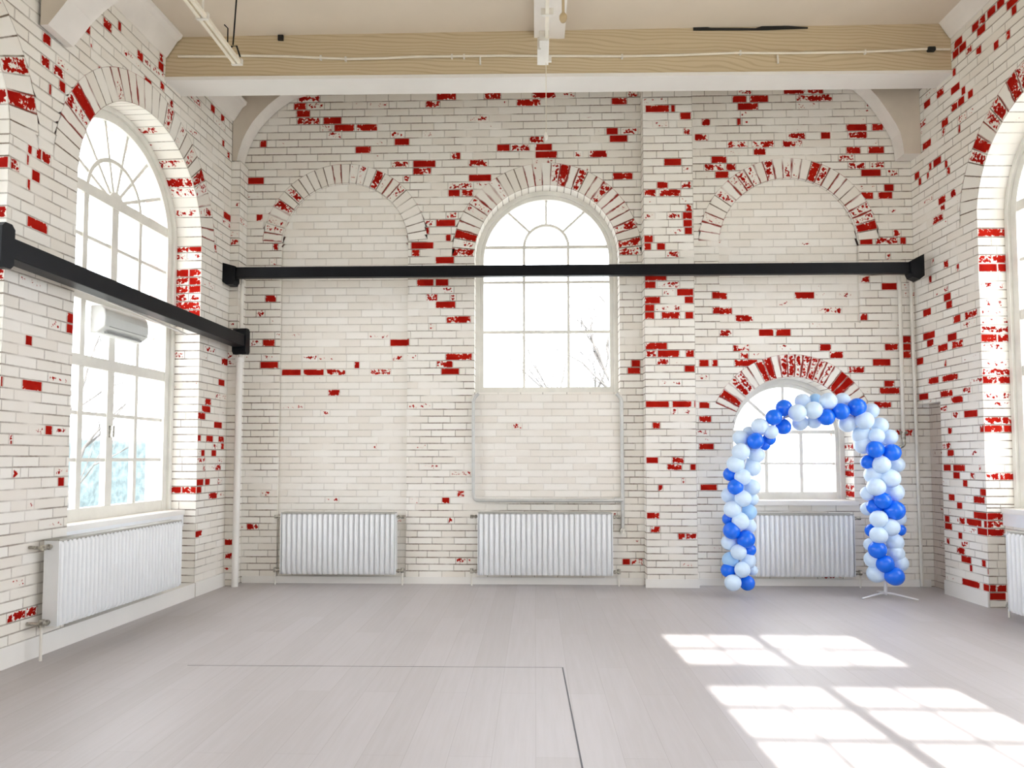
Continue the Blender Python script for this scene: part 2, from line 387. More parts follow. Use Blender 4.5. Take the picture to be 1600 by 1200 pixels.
# --- chipped bricks read from the photograph: x0, x1, y, amount
RB = """465 500 152 .6;459 479 162 .9;480 507 162 .4;463 485 174 .95;464 500 186 .7;505 534 186 .95;522 554 197 .95;557 590 197 .85;500 519 196 .4;511 534 211 .45;610 633 211 .5;616 640 220 .8;406 417 222 .9;555 580 231 .95;574 608 162 .3;682 713 150 .9;756 783 150 .8;665 688 161 .7;704 720 244 .7;645 681 255 .95;732 763 256 .6;611 639 257 .5;645 674 266 .75;732 768 277 .95;387 413 279 1;630 641 278 .6;700 740 290 .4;397 430 290 .3;400 411 344 .8;700 719 301 .9;721 740 301 .8;697 716 335 .7;681 712 343 1;652 671 366 .65;696 705 366 .9;642 678 378 1;643 656 399 .9;680 710 412 1;651 678 447 1;680 701 447 .9;666 684 459 .75;703 713 459 .4;680 712 482 .9;697 736 495 .8;414 432 468 .8;400 414 495 .4;426 435 390 .7;421 432 412 .5
410 430 531 .95;608 640 531 1;470 495 553 .4;490 540 564 .45;552 561 564 .8;406 435 576 1;438 469 576 1;472 505 576 .85;507 539 576 .75;577 610 576 .7;612 629 553 .5;696 738 553 .9;682 708 565 .7;689 718 575 .95;511 530 609 .8;499 514 640 .5;670 682 509 .4;800 816 671 .4
385 404 824 .75;506 528 783 .3;639 654 785 .5;690 703 786 .9;714 726 775 .8;700 710 816 .5;712 730 880 .45
831 869 150 .7;874 899 150 .4;807 845 161 .85;955 980 160 .9;979 997 149 .6;947 966 206 .95;970 997 206 .55;929 945 207 .3;952 981 217 1;827 850 216 .6;836 863 230 1;776 797 230 1;798 828 229 .6;836 871 240 .85;920 949 242 .8;897 911 240 .5;957 989 276 .9;986 1001 565 1;980 1001 576 1;972 985 873 1;986 1005 873 .7
1152 1175 147 .6;1224 1287 147 .75;1144 1167 158 1;1171 1201 158 .95;1244 1301 157 .6;1152 1185 168 .85;1096 1110 193 .7;1151 1158 193 1;1160 1182 193 .3;1322 1355 201 .95;1085 1107 215 .8;1282 1298 213 1;1229 1259 215 .55;1325 1355 213 .7;1136 1169 229 .7;1175 1210 229 .7;1222 1254 226 .55;1177 1197 237 .7;1322 1345 236 .9;1356 1382 236 .9;1362 1381 201 .9;1402 1415 247 .8;1310 1336 247 .5;1325 1352 260 .5;1359 1382 258 .5;1345 1377 275 1;1385 1404 270 .4;1381 1397 297 1;1111 1136 252 .9;1100 1132 261 .6;1134 1150 262 .7;1117 1139 274 .9;1345 1365 309 .95;1372 1395 308 .95
1345 1360 355 .7;1395 1408 364 .8;1343 1364 375 1;1368 1403 375 .6;1406 1416 375 1;1384 1392 405 .7;1345 1359 441 .7;1377 1402 451 .95;1343 1356 497 .8;1410 1424 527 1;1410 1424 536 .8;1382 1404 544 .8;1410 1424 545 1;1410 1424 556 1;1363 1392 566 1;1300 1317 557 .6
1112 1138 464 1;1113 1146 486 .8;1150 1179 498 .7;1185 1209 518 1;1212 1236 518 1;1243 1275 464 .85;1270 1285 453 .35;1280 1318 485 .4;1124 1145 519 .5;1145 1171 545 .6;1155 1170 555 .7;1092 1108 566 1;1112 1122 566 .8;1147 1184 567 .85;1280 1299 538 .85;1296 1318 557 .7;1325 1351 577 .7;1381 1398 598 .95;1374 1406 608 1;1365 1393 628 .9;1092 1112 659 1;1092 1116 702 1;1400 1428 680 .8;1094 1121 766 1;1092 1109 628 1"""
RPIL = """1008 1046 169 1;1048 1055 169 1;1062 1080 181 1;1020 1045 193 .3;1068 1080 204 .6;1037 1065 251 1;1066 1081 265 .4;1026 1044 287 .9;1064 1081 287 .6;1006 1025 298 .8;1030 1064 298 .75;1071 1082 320 .9;1042 1065 332 .4;1066 1082 332 .9;1067 1082 343 1;1041 1069 355 .35;1069 1082 355 .9;1005 1022 368 1;1005 1021 379 1;1005 1018 391 1;1026 1040 391 1;1040 1062 402 .6
1007 1042 433 1;1007 1025 444 1;1027 1062 443 .45;1057 1084 454 1;1035 1055 453 .3;1007 1032 466 .9;1069 1084 466 1;1007 1023 477 1;1007 1023 488 1;1033 1063 487 .85;1070 1084 488 1;1008 1043 543 .9;1009 1026 554 .6;1027 1062 554 .95;1071 1085 554 .9;1025 1046 565 .55;1069 1086 576 1;1008 1046 628 1;1050 1081 628 .95;1084 1092 628 1;1048 1059 648 .5;1019 1032 670 .8;1009 1029 723 1;1050 1069 724 .85;1042 1066 734 .75;1078 1088 734 .95;1010 1031 808 .9;1016 1032 830 .8;1059 1071 841 .9;1071 1089 841 .7;1028 1036 767 .7;1065 1071 755 .6"""
RL = """66 80 64 .8;64 78 97 .7;83 101 108 .6;92 103 131 1;76 81 136 .9;130 142 38 .9;161 175 39 .8;184 190 40 .9;140 145 72 .7;153 160 111 .7;5 28 143 1;33 41 155 .9;43 51 225 1;65 80 241 .8;56 65 248 1;67 74 255 .9;41 46 255 .8;49 63 279 1;42 48 289 .9;16 31 257 .6;94 100 242 .7;42 75 344 1
104 115 505 1;103 115 520 1;76 95 514 .4;39 51 534 .8;34 66 605 1;0 5 600 1;70 82 677 .9;14 20 686 .7;19 32 733 .5;90 101 749 .95;41 53 797 .4;24 59 950 .6;10 40 970 .6
346 356 571 .8;341 351 603 1;320 330 632 .9;315 329 644 1;309 321 654 .9;334 347 667 1;307 314 687 .9;322 333 688 1;341 350 689 .8;345 350 700 .9;332 340 700 .5;314 320 711 .9;330 338 711 1;307 321 723 .5;317 321 733 .7;336 345 732 .7;306 318 755 1;320 328 755 1;340 347 754 .6;304 315 766 1;326 340 776 .8;304 316 830 .8
321 330 347 .7;349 362 341 .9;332 339 386 .8;225 237 132 .8;250 257 141 .9;214 224 92 1;247 256 107 1;249 255 95 .8;329 336 172 .9;345 351 184 .8;347 351 224 .8;355 359 239 .9;265 271 166 .5"""
RR = """1557 1570 5 1;1572 1592 6 1;1580 1589 19 1;1542 1556 17 1;1526 1540 44 1;1518 1530 38 1;1498 1510 68 1;1490 1504 64 1;1488 1499 81 1;1525 1534 83 .8;1509 1520 81 .5;1552 1561 72 1;1572 1579 56 1;1488 1494 119 1;1485 1500 134 1;1463 1475 146 .9;1502 1509 148 1;1530 1540 30 .8
1443 1454 161 .9;1424 1437 185 1;1496 1507 153 1;1512 1521 152 1;1486 1497 170 .8;1437 1447 190 .6;1471 1482 196 1;1441 1455 220 .9;1496 1511 184 .5;1472 1477 212 .7;1497 1501 207 .9;1458 1471 257 1;1451 1456 263 .9;1476 1481 260 1;1479 1485 271 .9;1429 1437 279 1;1435 1440 289 .9;1448 1452 279 .9
1466 1478 316 .9;1457 1474 347 .7;1469 1477 331 .6;1485 1494 303 .7;1515 1521 341 .9;1474 1482 407 .8;1454 1460 416 .6;1494 1499 418 .8;1451 1456 440 .9
1474 1486 461 1;1478 1488 474 1;1442 1455 486 1;1489 1501 493 1;1507 1527 485 .75;1442 1461 521 1;1448 1459 532 .9;1480 1495 521 1;1465 1481 539 .9;1487 1505 533 .85;1432 1443 561 1;1475 1479 563 .8;1450 1467 594 .8;1472 1497 587 .8
1436 1451 624 1;1469 1489 613 .8;1504 1519 608 .6;1486 1505 626 .9;1468 1480 641 .7;1487 1499 652 .5;1506 1528 650 1;1481 1488 677 .7;1472 1486 702 .6;1480 1491 712 .8;1474 1486 727 1;1489 1508 727 1;1529 1533 728 .7;1489 1500 740 1;1516 1523 741 .7;1531 1540 674 .8
1504 1512 754 1;1531 1545 769 1;1482 1492 776 1;1521 1539 782 .85;1495 1504 791 1;1521 1545 806 1;1476 1484 812 1;1499 1508 815 .9;1510 1534 817 1;1537 1548 820 1;1476 1488 824 1;1527 1548 831 1;1497 1504 838 .9;1479 1484 846 .7;1502 1514 851 .6;1495 1508 860 .8;1502 1518 878 1;1534 1541 885 .9;1515 1520 891 .9;1543 1550 898 1
1503 1531 906 .95;1536 1551 914 1;1481 1488 911 1;1496 1507 915 1;1511 1517 919 1;1521 1536 924 1;1537 1551 929 1;1481 1502 926 1;1504 1528 933 .95;1531 1535 938 .7"""
def parse(txt, wall, off=0):
    out = []
    for it in txt.replace('\n', ';').split(';'):
        x0, x1, y, a = [float(q) for q in it.split()]
        xm = (x0 + x1) / 2
        s0, _ = wall.px(x0, y, off); s1, _ = wall.px(x1, y, off); _, zz = wall.px(xm, y, off)
        out.append((min(s0, s1), max(s0, s1), zz, a))
    return out

# ================================================================== ROOM
PL = at_y(353, 715, YB - .2); dL = hdir(880); WL = Wall(PL, dL, (dL.y, -dL.x, 0))
PR = at_y(1436, 715, YB); dR = hdir(800); WR = Wall(PR, dR, (-dR.y, dR.x, 0))
WB = Wall((0, YB), (1, 0, 0), (0, -1, 0))
YR = -1.2        # rear wall
sL_rear = (YR - PL.y) / dL.y; sR_rear = (YR - PR.y) / dR.y
XL_b = WL.p(.2, 0).x; XR_b = PR.x

# ---- left wall
LW, LZC, LZB, LTR = .885, 3.40, .83, 3.50
L_CS = [-1.465, -3.87, -6.3]
holesL = []
for c in L_CS: holesL += WL.arch_holes(c, LW, -1, LZC, LW + .25)
redsL = parse(RL, WL)
WL.bricks(sL_rear, .0, 0, ZTOP, 0, redsL, holesL, speck=.10, jnt=.8)
jl = []
for y, a in ((364, 1), (389, .95), (401, .5), (425, .9), (437, .8), (450, .85), (462, .6), (474, .8), (485, 1), (496, .45), (766, .8), (556, .4)):
    q = WL.px(298, y, -.1); jl.append((q[1], a))
DL = .30
for i, c in enumerate(L_CS):
    WL.ring(c, LZC, LW, LW + .25, 30, seed=11 + i, redp=.16, jredp=.2, depth=DL, rsoff=.9, reds={4: .5, 5: .85, 10: .3, 17: .42, 19: .3, 21: .45, 23: .62, 24: .5, 26: .4} if i == 0 else {25: .6, 27: .75, 22: .5})
    for sg in (-1, 1):
        WL.jamb(c + sg * LW, 0, LZB, 0, -.14)
        WL.jamb(c + sg * LW, LZB, LZC, 0, -DL, jl if (i == 0 and sg == 1) else ((3.2, .9), (2.9, .6), (3.4, .5), (2.5, .7)))
        WL.jamb(c + sg * LW, LZB - .1, LZC, -DL, -T, (), .8, 1)
    WL.arch_reveal(c, LW, LZC, -DL, -T, mi=1)
    WL.bricks(c - LW, c + LW, 0, LZB, -.14, (), (), jnt=.6); WL.soffit(c - LW, c + LW, LZB, -.14, -T)
ext_holes = []
for c in L_CS: ext_holes += WL.arch_holes(c, LW, LZB, LZC)
WL.bricks(sL_rear - .6, .8, -.5, ZTOP, -T, (), ext_holes, L=.5, mi=1, speck=0, zs=[k * .16 for k in range(40)])
wl = WL.build('wall_left', [M_brick, M_ext])

# ---- right wall
RW, RZC, RZB, RTR = .9, 3.50, .88, 3.58
R_CS = [-1.02 - RW, -4.45, -6.9]
holesR = []
for c in R_CS: holesR += WR.arch_holes(c, RW, -1, RZC, RW + .25)
NZ = 1.885; NS = -.392
def cst(v): return lambda x: v
holesR.append((NS, .3, cst(-1), cst(NZ), -1, NZ, False))
redsR = parse(RR, WR)
WR.bricks(sR_rear, 0, 0, ZTOP, 0, redsR, holesR, speck=.10, jnt=.9)
ND = .12
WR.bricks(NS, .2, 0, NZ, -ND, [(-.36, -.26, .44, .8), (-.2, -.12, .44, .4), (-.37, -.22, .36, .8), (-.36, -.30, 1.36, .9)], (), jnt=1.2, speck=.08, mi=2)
WR.jamb(NS, 0, NZ, 0, -ND)
WR.soffit(NS, .0, NZ, 0, -ND)
jr = []
for y, a in ((280, .9), (292, 1), (359, 1), (404, .8), (417, 1), (300, .5), (440, .35), (469, .4), (484, .3), (497, .4), (507, .45), (522, .9), (536, .5), (562, .45), (576, .65), (592, .75), (620, .5), (633, .25), (660, .7), (674, .9), (741, .8), (806, .9), (820, .9), (831, .9), (914, .8), (929, 1)):
    q = WR.px(1560, y, -.1); jr.append((q[1], a))
DR = .30
for i, c in enumerate(R_CS):
    WR.ring(c, RZC, RW, RW + .25, 30, seed=31 + i, redp=.25, jredp=.3, depth=DR, rsoff=.2, reds={24: .5, 23: .85, 21: .5, 20: .6, 18: .75, 17: .5, 16: .6} if i == 0 else None)
    for sg in (-1, 1):
        WR.jamb(c + sg * RW, 0, RZB, 0, -.16, jr if (i == 0 and sg == 1) else ())
        WR.jamb(c + sg * RW, RZB, RZC, 0, -DR, jr if (i == 0 and sg == 1) else ())
        WR.jamb(c + sg * RW, RZB - .1, RZC, -DR, -T, (), .8, 1)
    WR.arch_reveal(c, RW, RZC, -DR, -T, mi=1)
    WR.bricks(c - RW, c + RW, 0, RZB, -.16, (), (), jnt=.6); WR.soffit(c - RW, c + RW, RZB, -.16, -T)
ext_holes = []
for c in R_CS: ext_holes += WR.arch_holes(c, RW, RZB, RZC)
WR.bricks(sR_rear - .6, .8, -.5, ZTOP, -T, (), ext_holes, L=.5, mi=1, speck=0, zs=[k * .16 for k in range(40)])
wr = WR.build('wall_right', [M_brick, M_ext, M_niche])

# ---- back wall
bx = lambda px, py=500: WB.px(px, py)[0]
bz = lambda py, px=850: WB.px(px, py)[1]
mpp = bx(860, 500) - bx(859, 500)        # metres per pixel on the back wall
c1, w1, zc1 = bx(538.5, 380), 101.5 * mpp, bz(384, 538)            # left blind arch
c2, w2, zc2 = bx(854, 400), 113.5 * mpp, bz(400, 854)              # tall middle window
c3, w3, zc3 = bx(1232, 380), 107.5 * mpp, bz(384, 1232)            # right blind arch
c4, w4, zc4 = bx(1238, 680), 92 * mpp, bz(682, 1238)               # small window
zb2, zb4 = bz(613, 854), bz(782, 1238)
ro1, ro2, ro3, ro4 = w1 + 31 * mpp, w2 + 36 * mpp, w3 + 32 * mpp, w4 + 35 * mpp
zb3 = bz(505, 1232)
holesB = WB.arch_holes(c1, w1, -1, zc1, ro1, 86) + WB.arch_holes(c2, w2, zb2, zc2, ro2) + WB.arch_holes(c3, w3, zb3, zc3, ro3, 86) + WB.arch_holes(c4, w4, zb4, zc4, ro4, 66)
redsB = parse(RB, WB)
plain_panel = (bx(738), bx(971), bz(783), bz(616))
holesB.append((plain_panel[0], plain_panel[1], cst(plain_panel[2]), cst(plain_panel[3]), plain_panel[2], plain_panel[3], False))
WB.bricks(XL_b - .1, XR_b + .25, 0, ZTOP, 0, redsB, holesB, speck=.09)
WB.bricks(plain_panel[0], plain_panel[1], plain_panel[2], plain_panel[3], 0, [r for r in redsB if plain_panel[0] < r[0] < plain_panel[1]], (), jnt=.3, speck=.02)
for (c, w, zb, zc) in ((c1, w1, 0, zc1), (c3, w3, zb3, zc3)):   # shallow recessed panels
    inv = []
    cs = [c - w + 2 * w * k / 40 for k in range(41)]
    RD = .035
    # panel bricks clipped to the arch by subtracting everything above it
    inv.append((c - w, c + w, (lambda c=c, w=w, zc=zc: (lambda x: zc + math.sqrt(max(0, w * w - (x - c) ** 2))))(), cst(9), zc, 9, True))
    WB.bricks(c - w, c + w, zb, zc + w, -RD, redsB, inv, jnt=.42, speck=.03)
    for sg in (-1, 1): WB.jamb(c + sg * w, zb, zc, 0, -RD, (), .6, 0, False)
    if zb > 0: WB.quad([WB.p(c - w, zb, 0), WB.p(c + w, zb, 0), WB.p(c + w, zb, -RD), WB.p(c - w, zb, -RD)], 2 * w, RD)
WB.ring(c1, zc1, w1, ro1, 27, 86, seed=3, reds={4: .6, 6: .55, 14: .35, 15: .5, 17: .7, 18: .3, 20: .3, 2: .3, 1: .3}, jredp=.35, depth=.035)
WB.ring(c2, zc2, w2, ro2, 31, 90, seed=5, reds={0: .7, 1: .3, 2: .85, 5: .3, 6: .35, 9: .25, 14: .25, 16: .35, 17: .75, 19: .6, 22: .55, 25: .2, 27: .55, 29: .75, 30: .6}, jredp=.55, depth=.22)
WB.ring(c3, zc3, w3, ro3, 27, 86, seed=8, reds={2: .35, 5: .45, 7: .3, 8: .5, 9: .5, 11: .5, 13: .3, 14: .3, 16: .85, 17: .5, 23: .4, 24: .4, 25: .85}, jredp=.4, depth=.035)
WB.ring(c4, zc4, w4, ro4, 23, 66, seed=9, reds={1: .8, 3: .6, 4: .5, 7: .75, 8: .8, 10: .6, 11: .6, 12: .5, 13: .6, 14: .6, 15: .45, 16: .35, 18: .95, 19: .95}, jredp=.7, depth=.26)
for (c, w, zb, zc, D) in ((c2, w2, zb2, zc2, .22), (c4, w4, zb4, zc4, .26)):
    for sg in (-1, 1):
        WB.jamb(c + sg * w, zb, zc, 0, -D, [(.93, .8), (1.02, .7), (1.16, .8), (1.25, .8), (1.33, .7), (1.47, .6)] if c is c4 and sg == 1 else ())
        WB.jamb(c + sg * w, zb - .05, zc, -D, -T, (), .8, 1)
    WB.arch_reveal(c, w, zc, -D, -T, mi=1)
    if c is c4: WB.arch_reveal(c, w, zc, 0, -D)
    WB.soffit(c - w, c + w, zb, 0, -T)
WB.bricks(XL_b - 1.2, XR_b + 1.2, -.5, ZTOP, -T, (), WB.arch_holes(c2, w2, zb2, zc2) + WB.arch_holes(c4, w4, zb4, zc4), L=.5, mi=1, speck=0, zs=[k * .16 for k in range(40)])
# pilaster between the middle and right bays
PD = .15
pil0, pil1 = WB.px(1008, 600, PD)[0], WB.px(1087, 600, PD)[0]
redsP = parse(RPIL, WB, PD)
WB.bricks(pil0, pil1, 0, ZTOP, PD, redsP, (), speck=.08)
WB.jamb(pil0, 0, ZTOP, 0, PD); WB.jamb(pil1, 0, ZTOP, 0, PD)
# slim pilaster in the left corner, under the curved bracket
q0 = WL.p(0, 0); lp1 = WB.px(370, 560, .2)[0]; lpz = at_y(370, 251.5, YB - .2).z
WB.bricks(q0.x - .02, lp1, 0, lpz, .2, [(q0.x, lp1, .45, .8), (q0.x, lp1, .3, .6), (q0.x, lp1, 2.7, .3), (q0.x, lp1, 3.65, .5)], (), L=.3, speck=.1)
WB.jamb(lp1, 0, lpz, .2, 0, ((3.85, .5),))
WB.quad([WB.p(q0.x - .02, lpz, 0), WB.p(lp1, lpz, 0), WB.p(lp1, lpz, .2), WB.p(q0.x - .02, lpz, .2)], .1, .2)
wb = WB.build('wall_back', [M_brick, M_ext])

# ---- rear wall, behind the camera, with the window the sun comes through
SE = math.radians(28.5); sdir = hdir(792)         # the sun's travel direction over the ground
def rear_pt(px, py):                              # floor point back along the sun to the rear wall
    g = at_z(px, py, 0); t = (g.y - YR) / sdir.y; p = g - sdir * t
    return p.x, t * math.tan(SE)
cols = [rear_pt(x, y)[0] for x, y in ((1030, 985), (1164, 988.6), (1183, 990), (1333, 995))]
rows = [rear_pt(x, y)[1] for x, y in ((1030, 985), (1076, 1032), (1103, 1062), (1136, 1095), (1173, 1143))]
wx0, wx1 = cols[0], cols[3]; ztop_w = rows[0]; zbot_w = .75
rearb = Wall((0, YR), (1, 0, 0), (0, 1, 0))
rh = [(wx0 - .06, wx1 + .06, cst(zbot_w), cst(ztop_w + .06), zbot_w, ztop_w + .06, False)]
xa, xb = WL.p(sL_rear, 0).x - .6, WR.p(sR_rear, 0).x + .6
rearb.bricks(xa, xb, 0, ZTOP, 0, (), rh, speck=.1)
rearb.bricks(xa, xb, -.5, ZTOP, -.25, (), rh, L=.5, mi=1, speck=0, zs=[k * .16 for k in range(40)])
for q in (wx0 - .06, wx1 + .06): rearb.jamb(q, zbot_w, ztop_w + .06, 0, -.25)
rearb.soffit(wx0 - .06, wx1 + .06, ztop_w + .06, 0, -.25); rearb.soffit(wx0 - .06, wx1 + .06, zbot_w, 0, -.25)
rearb.build('wall_rear', [M_brick, M_ext])

# ---- floor
fm = MB(); fm.box((xa, YR - .3, -.12), (xb + .2, YB + .5, 0))
floor = tag(fm.build('floor', M_floor), kind='structure')
sm = MB()
h0, h1, h2 = at_z(879, 1043, 0), at_z(910, 1200, 0), at_z(520, 1041, 0)
dd = (h1 - h0).normalized(); pr = Vector((dd.y, -dd.x, 0)) * .004
sm.prism([h0 - pr, h0 + pr, h0 + dd * 2.6 + pr, h0 + dd * 2.6 - pr], (0, 0, .0012))
d2 = (h2 - h0).normalized(); pr = Vector((d2.y, -d2.x, 0)) * .0011
sm.prism([h0 - pr, h0 + pr, h0 + d2 * 2.4 + pr, h0 + d2 * 2.4 - pr], (0, 0, .0012))
part('seam', sm, M_seam, floor, 'dark joint lines of a floor hatch')

# ---- ceiling, beam, cornices
def onL(px, py, off=0): return on_plane(px, py, WL.n, WL.P + WL.n * off)
def onR(px, py, off=0): return on_plane(px, py, WR.n, WR.P + WR.n * off)
bl, br_ = onL(258, 125), onR(1487, 113)           # front bottom corners of the painted beam
bl, br_ = Vector(bl), Vector(br_)
zlt = at_y(262, 57, bl.y).z; zrt = at_y(1478, 38, br_.y).z   # its top, where the ceiling meets it
bdir = (br_ - bl); bdir.z = 0; bdir.normalize(); bnor = Vector((-bdir.y, bdir.x, 0))   # away from the camera
BT = .27
def beam_pts(a, b, za0, za1, zb0, zb1, t0, t1):
    A0, B0 = a + bnor * t0, b + bnor * t0; A1, B1 = a + bnor * t1, b + bnor * t1
    return [(A0.x, A0.y, za0), (B0.x, B0.y, zb0), (B1.x, B1.y, zb0), (A1.x, A1.y, za0), (A0.x, A0.y, za1), (B0.x, B0.y, zb1), (B1.x, B1.y, zb1), (A1.x, A1.y, za1)]
beam = empty('ceiling_beam', ((bl + br_) / 2)[:]); 
ea, eb = bl - bdir * .06, br_ + bdir * .06
m1 = MB(); m1.hexa(beam_pts(ea, eb, bl.z, zlt + .05, br_.z, zrt + .05, 0, .03)); part('fascia_board', m1, M_grain, beam, 'tan wood grained front board')
m2 = MB(); m2.hexa(beam_pts(ea, eb, bl.z - .012, bl.z + .02, br_.z - .012, br_.z + .02, -.012, BT)); part('soffit_board', m2, M_white, beam, 'white underside board')
m3 = MB(); m3.hexa(beam_pts(ea, eb, bl.z + .02, zlt + .05, br_.z + .02, zrt + .05, .03, BT)); part('core', m3, M_white, beam)
tag(beam, 'wide wood grained tan beam with white underside spanning below the ceiling', 'beam')
def wline(W, s0, s1, zA, zB, prof, name, mat):   # moulding along a side wall; prof: (offset, dz)
    mb = MB(); A = [W.p(s0, zA + z, o) for o, z in prof]; B = [W.p(s1, zB + z, o) for o, z in prof]; n = len(prof)
    mb.add(A + B, [tuple(range(n)), tuple(range(2 * n - 1, n - 1, -1))] + [(i, (i + 1) % n, n + (i + 1) % n, n + i) for i in range(n)])
    return tag(mb.build(name, mat), kind='structure')
cvL, cvR = 4.885, 5.372
prof = [(-.01, 0), (.015, 0), (.03, .02), (.05, .05), (.11, .14), (.15, .17), (.16, .20), (-.01, .20)]
wline(WL, sL_rear + .02, (bl.y - PL.y) / dL.y - .01, cvL, cvL, prof, 'trim_1', M_cov)
wline(WR, sR_rear + .02, (br_.y - PR.y) / dR.y - .01, cvR, cvR, prof, 'trim_2', M_cov)
wline(WL, (bl.y - PL.y) / dL.y + BT + .02, -.005, cvL + .02, cvL + .05, prof, 'trim_3', M_cov)
# ceiling: two slabs, in front of the beam and behind it
zl, zr = cvL + .19, cvR + .19
cm = MB()
def slab(A, B, C_, D, t=.9):
    cm.hexa([A, B, C_, D] + [Vector(q) + Vector((0, 0, t)) for q in (A, B, C_, D)])
fa, fb = bl - bdir * 1.4, br_ + bdir * 1.4
slope = (zr - zl) / (br_.x - bl.x)
za, zb_ = zlt - 1.4 * slope, zrt + 1.4 * slope
slab(Vector((xa - .4, YR - .4, za)), Vector((xb + .4, YR - .4, zb_)), Vector((fb.x, fb.y, zb_)), Vector((fa.x, fa.y, za)))
fa2, fb2 = fa + bnor * .02, fb + bnor * .02
zb2_ = 5.62
slab(Vector((fa2.x, fa2.y, zb2_)), Vector((fb2.x, fb2.y, zb2_)), Vector((xb + .4, YB + .8, zb2_)), Vector((xa - .4, YB + .8, zb2_)))
ceil = tag(cm.build('ceiling', M_ceil), kind='structure')
# torn gap above the beam
g = MB(); pts = [(1083, 40), (1089, 39.5), (1110, 44), (1180, 44.5), (1195, 40), (1232, 41), (1262, 43), (1262, 45), (1190, 47.5), (1083, 48)]
gp = [on_plane(x, y, bnor, bl - bnor * .004) for x, y in pts]
g.prism(gp, -bnor * .006); part('gap', g, M_dark, ceil, 'black torn gap along the top of the beam')

# joist running in depth along the middle of the ceiling
jx0, jx1 = at_y(834.5, 62, 6.3).x, at_y(882, 62, 6.3).x
jy = bl.y + (br_.y - bl.y) * .5 - .005
zj = at_y(858, 62, jy).z; 
m = MB(); x0, x1 = at_y(834.5, 62, jy).x, at_y(882, 62, jy).x
m.box((x0, YR + .1, zj), (x1, jy - .01, zj + .6)); bm_ = m.build('ceiling_joist', M_cov, None, origin=((x0 + x1) / 2, jy, zj))
tag(bm_, 'white boxed joist running from the wide tan beam towards the viewer', 'beam')

# curved brackets
def bracket(name, y0, y1, foot_px, side, pts, label, wall):   # pts: curve pixels on the front plane
    m = MB()
    cur = [at_y(x, y, y0) for x, y in pts]
    top = cur[-1].z + .03
    xw = foot_px
    poly = [Vector((xw, y0, cur[0].z))] + cur + [Vector((cur[-1].x + side * .12, y0, cur[-1].z + .03)), Vector((cur[-1].x + side * .12, y0, top + .03)), Vector((xw, y0, top + .03))]
    front = MB(); back = [Vector((p.x, y1, p.z)) for p in poly]; n = len(poly)
    root = empty(name, (cur[0].x, y0, cur[0].z))
    front.add(poly + back, [tuple(range(n)), tuple(range(2 * n - 1, n - 1, -1)), (0, n - 1, 2 * n - 1, n), (n - 1, n - 2, 2 * n - 2, 2 * n - 1)])
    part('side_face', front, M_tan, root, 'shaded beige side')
    s_ = MB()
    for i in range(0, n - 2):
        a, b = poly[i], poly[i + 1]
        s_.add([a, b, Vector((b.x, y1, b.z)), Vector((a.x, y1, a.z))], [(0, 1, 2, 3)], i > 0)
    part('curved_soffit', s_, M_cov, root, 'white curved underside')
    tag(root, label, 'bracket')
    return root
xwL = WL.p(0, 0).x; yb0 = YB - .2
bracket('arched_bracket', yb0, YB - .012, xwL + .004, 1, [(370, 251), (372, 240), (378, 221), (385, 206), (395, 190), (407, 176), (419, 164), (430, 155), (440, 148), (452, 141)],
        'curved plaster bracket in the left back corner under the beam', WL)
xwR = WR.p(-.2, 0).x - .003
bracket('arched_bracket', yb0, YB - .012, xwR, -1, [(1413, 240), (1411, 225), (1407, 207), (1400, 193), (1391, 179), (1382, 166), (1371, 151), (1358, 137), (1345, 126)],
        'curved plaster bracket in the right back corner under the beam', WR)
# nearer bracket on the left wall
f0, f1 = onL(58, 39), onL(101, 67)
root = empty('arched_bracket', f0[:])
yA, yB_ = f0.y, f1.y
cv = [at_y(x, y, yA) for x, y in ((75, 38), (88, 22), (107, -2), (128, -22), (150, -38))]
poly = [Vector((f0.x + .022, yA, f0.z))] + cv + [Vector((cv[-1].x, yA, min(5.03, cv[-1].z + .1))), Vector((f0.x + .022, yA, 5.03))]
n = len(poly); m = MB()
m.add(poly + [Vector((p.x, yB_, p.z)) for p in poly], [tuple(range(n)), tuple(range(2 * n - 1, n - 1, -1)), (n - 1, n - 2, 2 * n - 2, 2 * n - 1)])
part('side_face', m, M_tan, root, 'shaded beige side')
m = MB()
for i in range(n - 2):
    a, b = poly[i], poly[i + 1]; m.add([a, b, Vector((b.x, yB_, b.z)), Vector((a.x, yB_, a.z))], [(0, 1, 2, 3)], i > 0)
part('curved_soffit', m, M_cov, root, 'white curved underside')
tag(root, 'white bracket foot high on the left wall at the top left of the view', 'bracket')

# baseboards
def base_seg(W, s0, s1, off, h, th, m): m.hexa([W.p(s0, 0, off), W.p(s1, 0, off), W.p(s1, 0, off + th), W.p(s0, 0, off + th), W.p(s0, h, off), W.p(s1, h, off), W.p(s1, h, off + th), W.p(s0, h, off + th)])
def base_wall(W, s_end, s_rear, cs, w):
    m = MB(); cur = s_end
    for c in cs:
        base_seg(W, c + w, cur, -.005, .135, .02, m)
        if W is WL: base_seg(W, c - w, c + w - .02, -.145, .135, .16, m)
        else: base_seg(W, c - w, c + w, -.165, .135, .02, m)
        cur = c - w
    base_seg(W, s_rear + .05, cur, -.005, .135, .02, m); return m
m = base_wall(WL, 0, sL_rear, L_CS, LW); tag(m.build('baseboard_left', M_white), kind='structure')
m = base_wall(WR, NS, sR_rear, R_CS, RW); tag(m.build('baseboard_right', M_white), kind='structure')
m = MB(); base_seg(WB, lp1 + .02, pil0 - .003, -.035, .072, .05, m); base_seg(WB, pil0 - .012, pil1 + .012, PD - .03, .085, .042, m); base_seg(WB, pil1 + .003, XR_b + .08, -.01, .072, .025, m)
tag(m.build('baseboard_back', M_white), kind='structure')
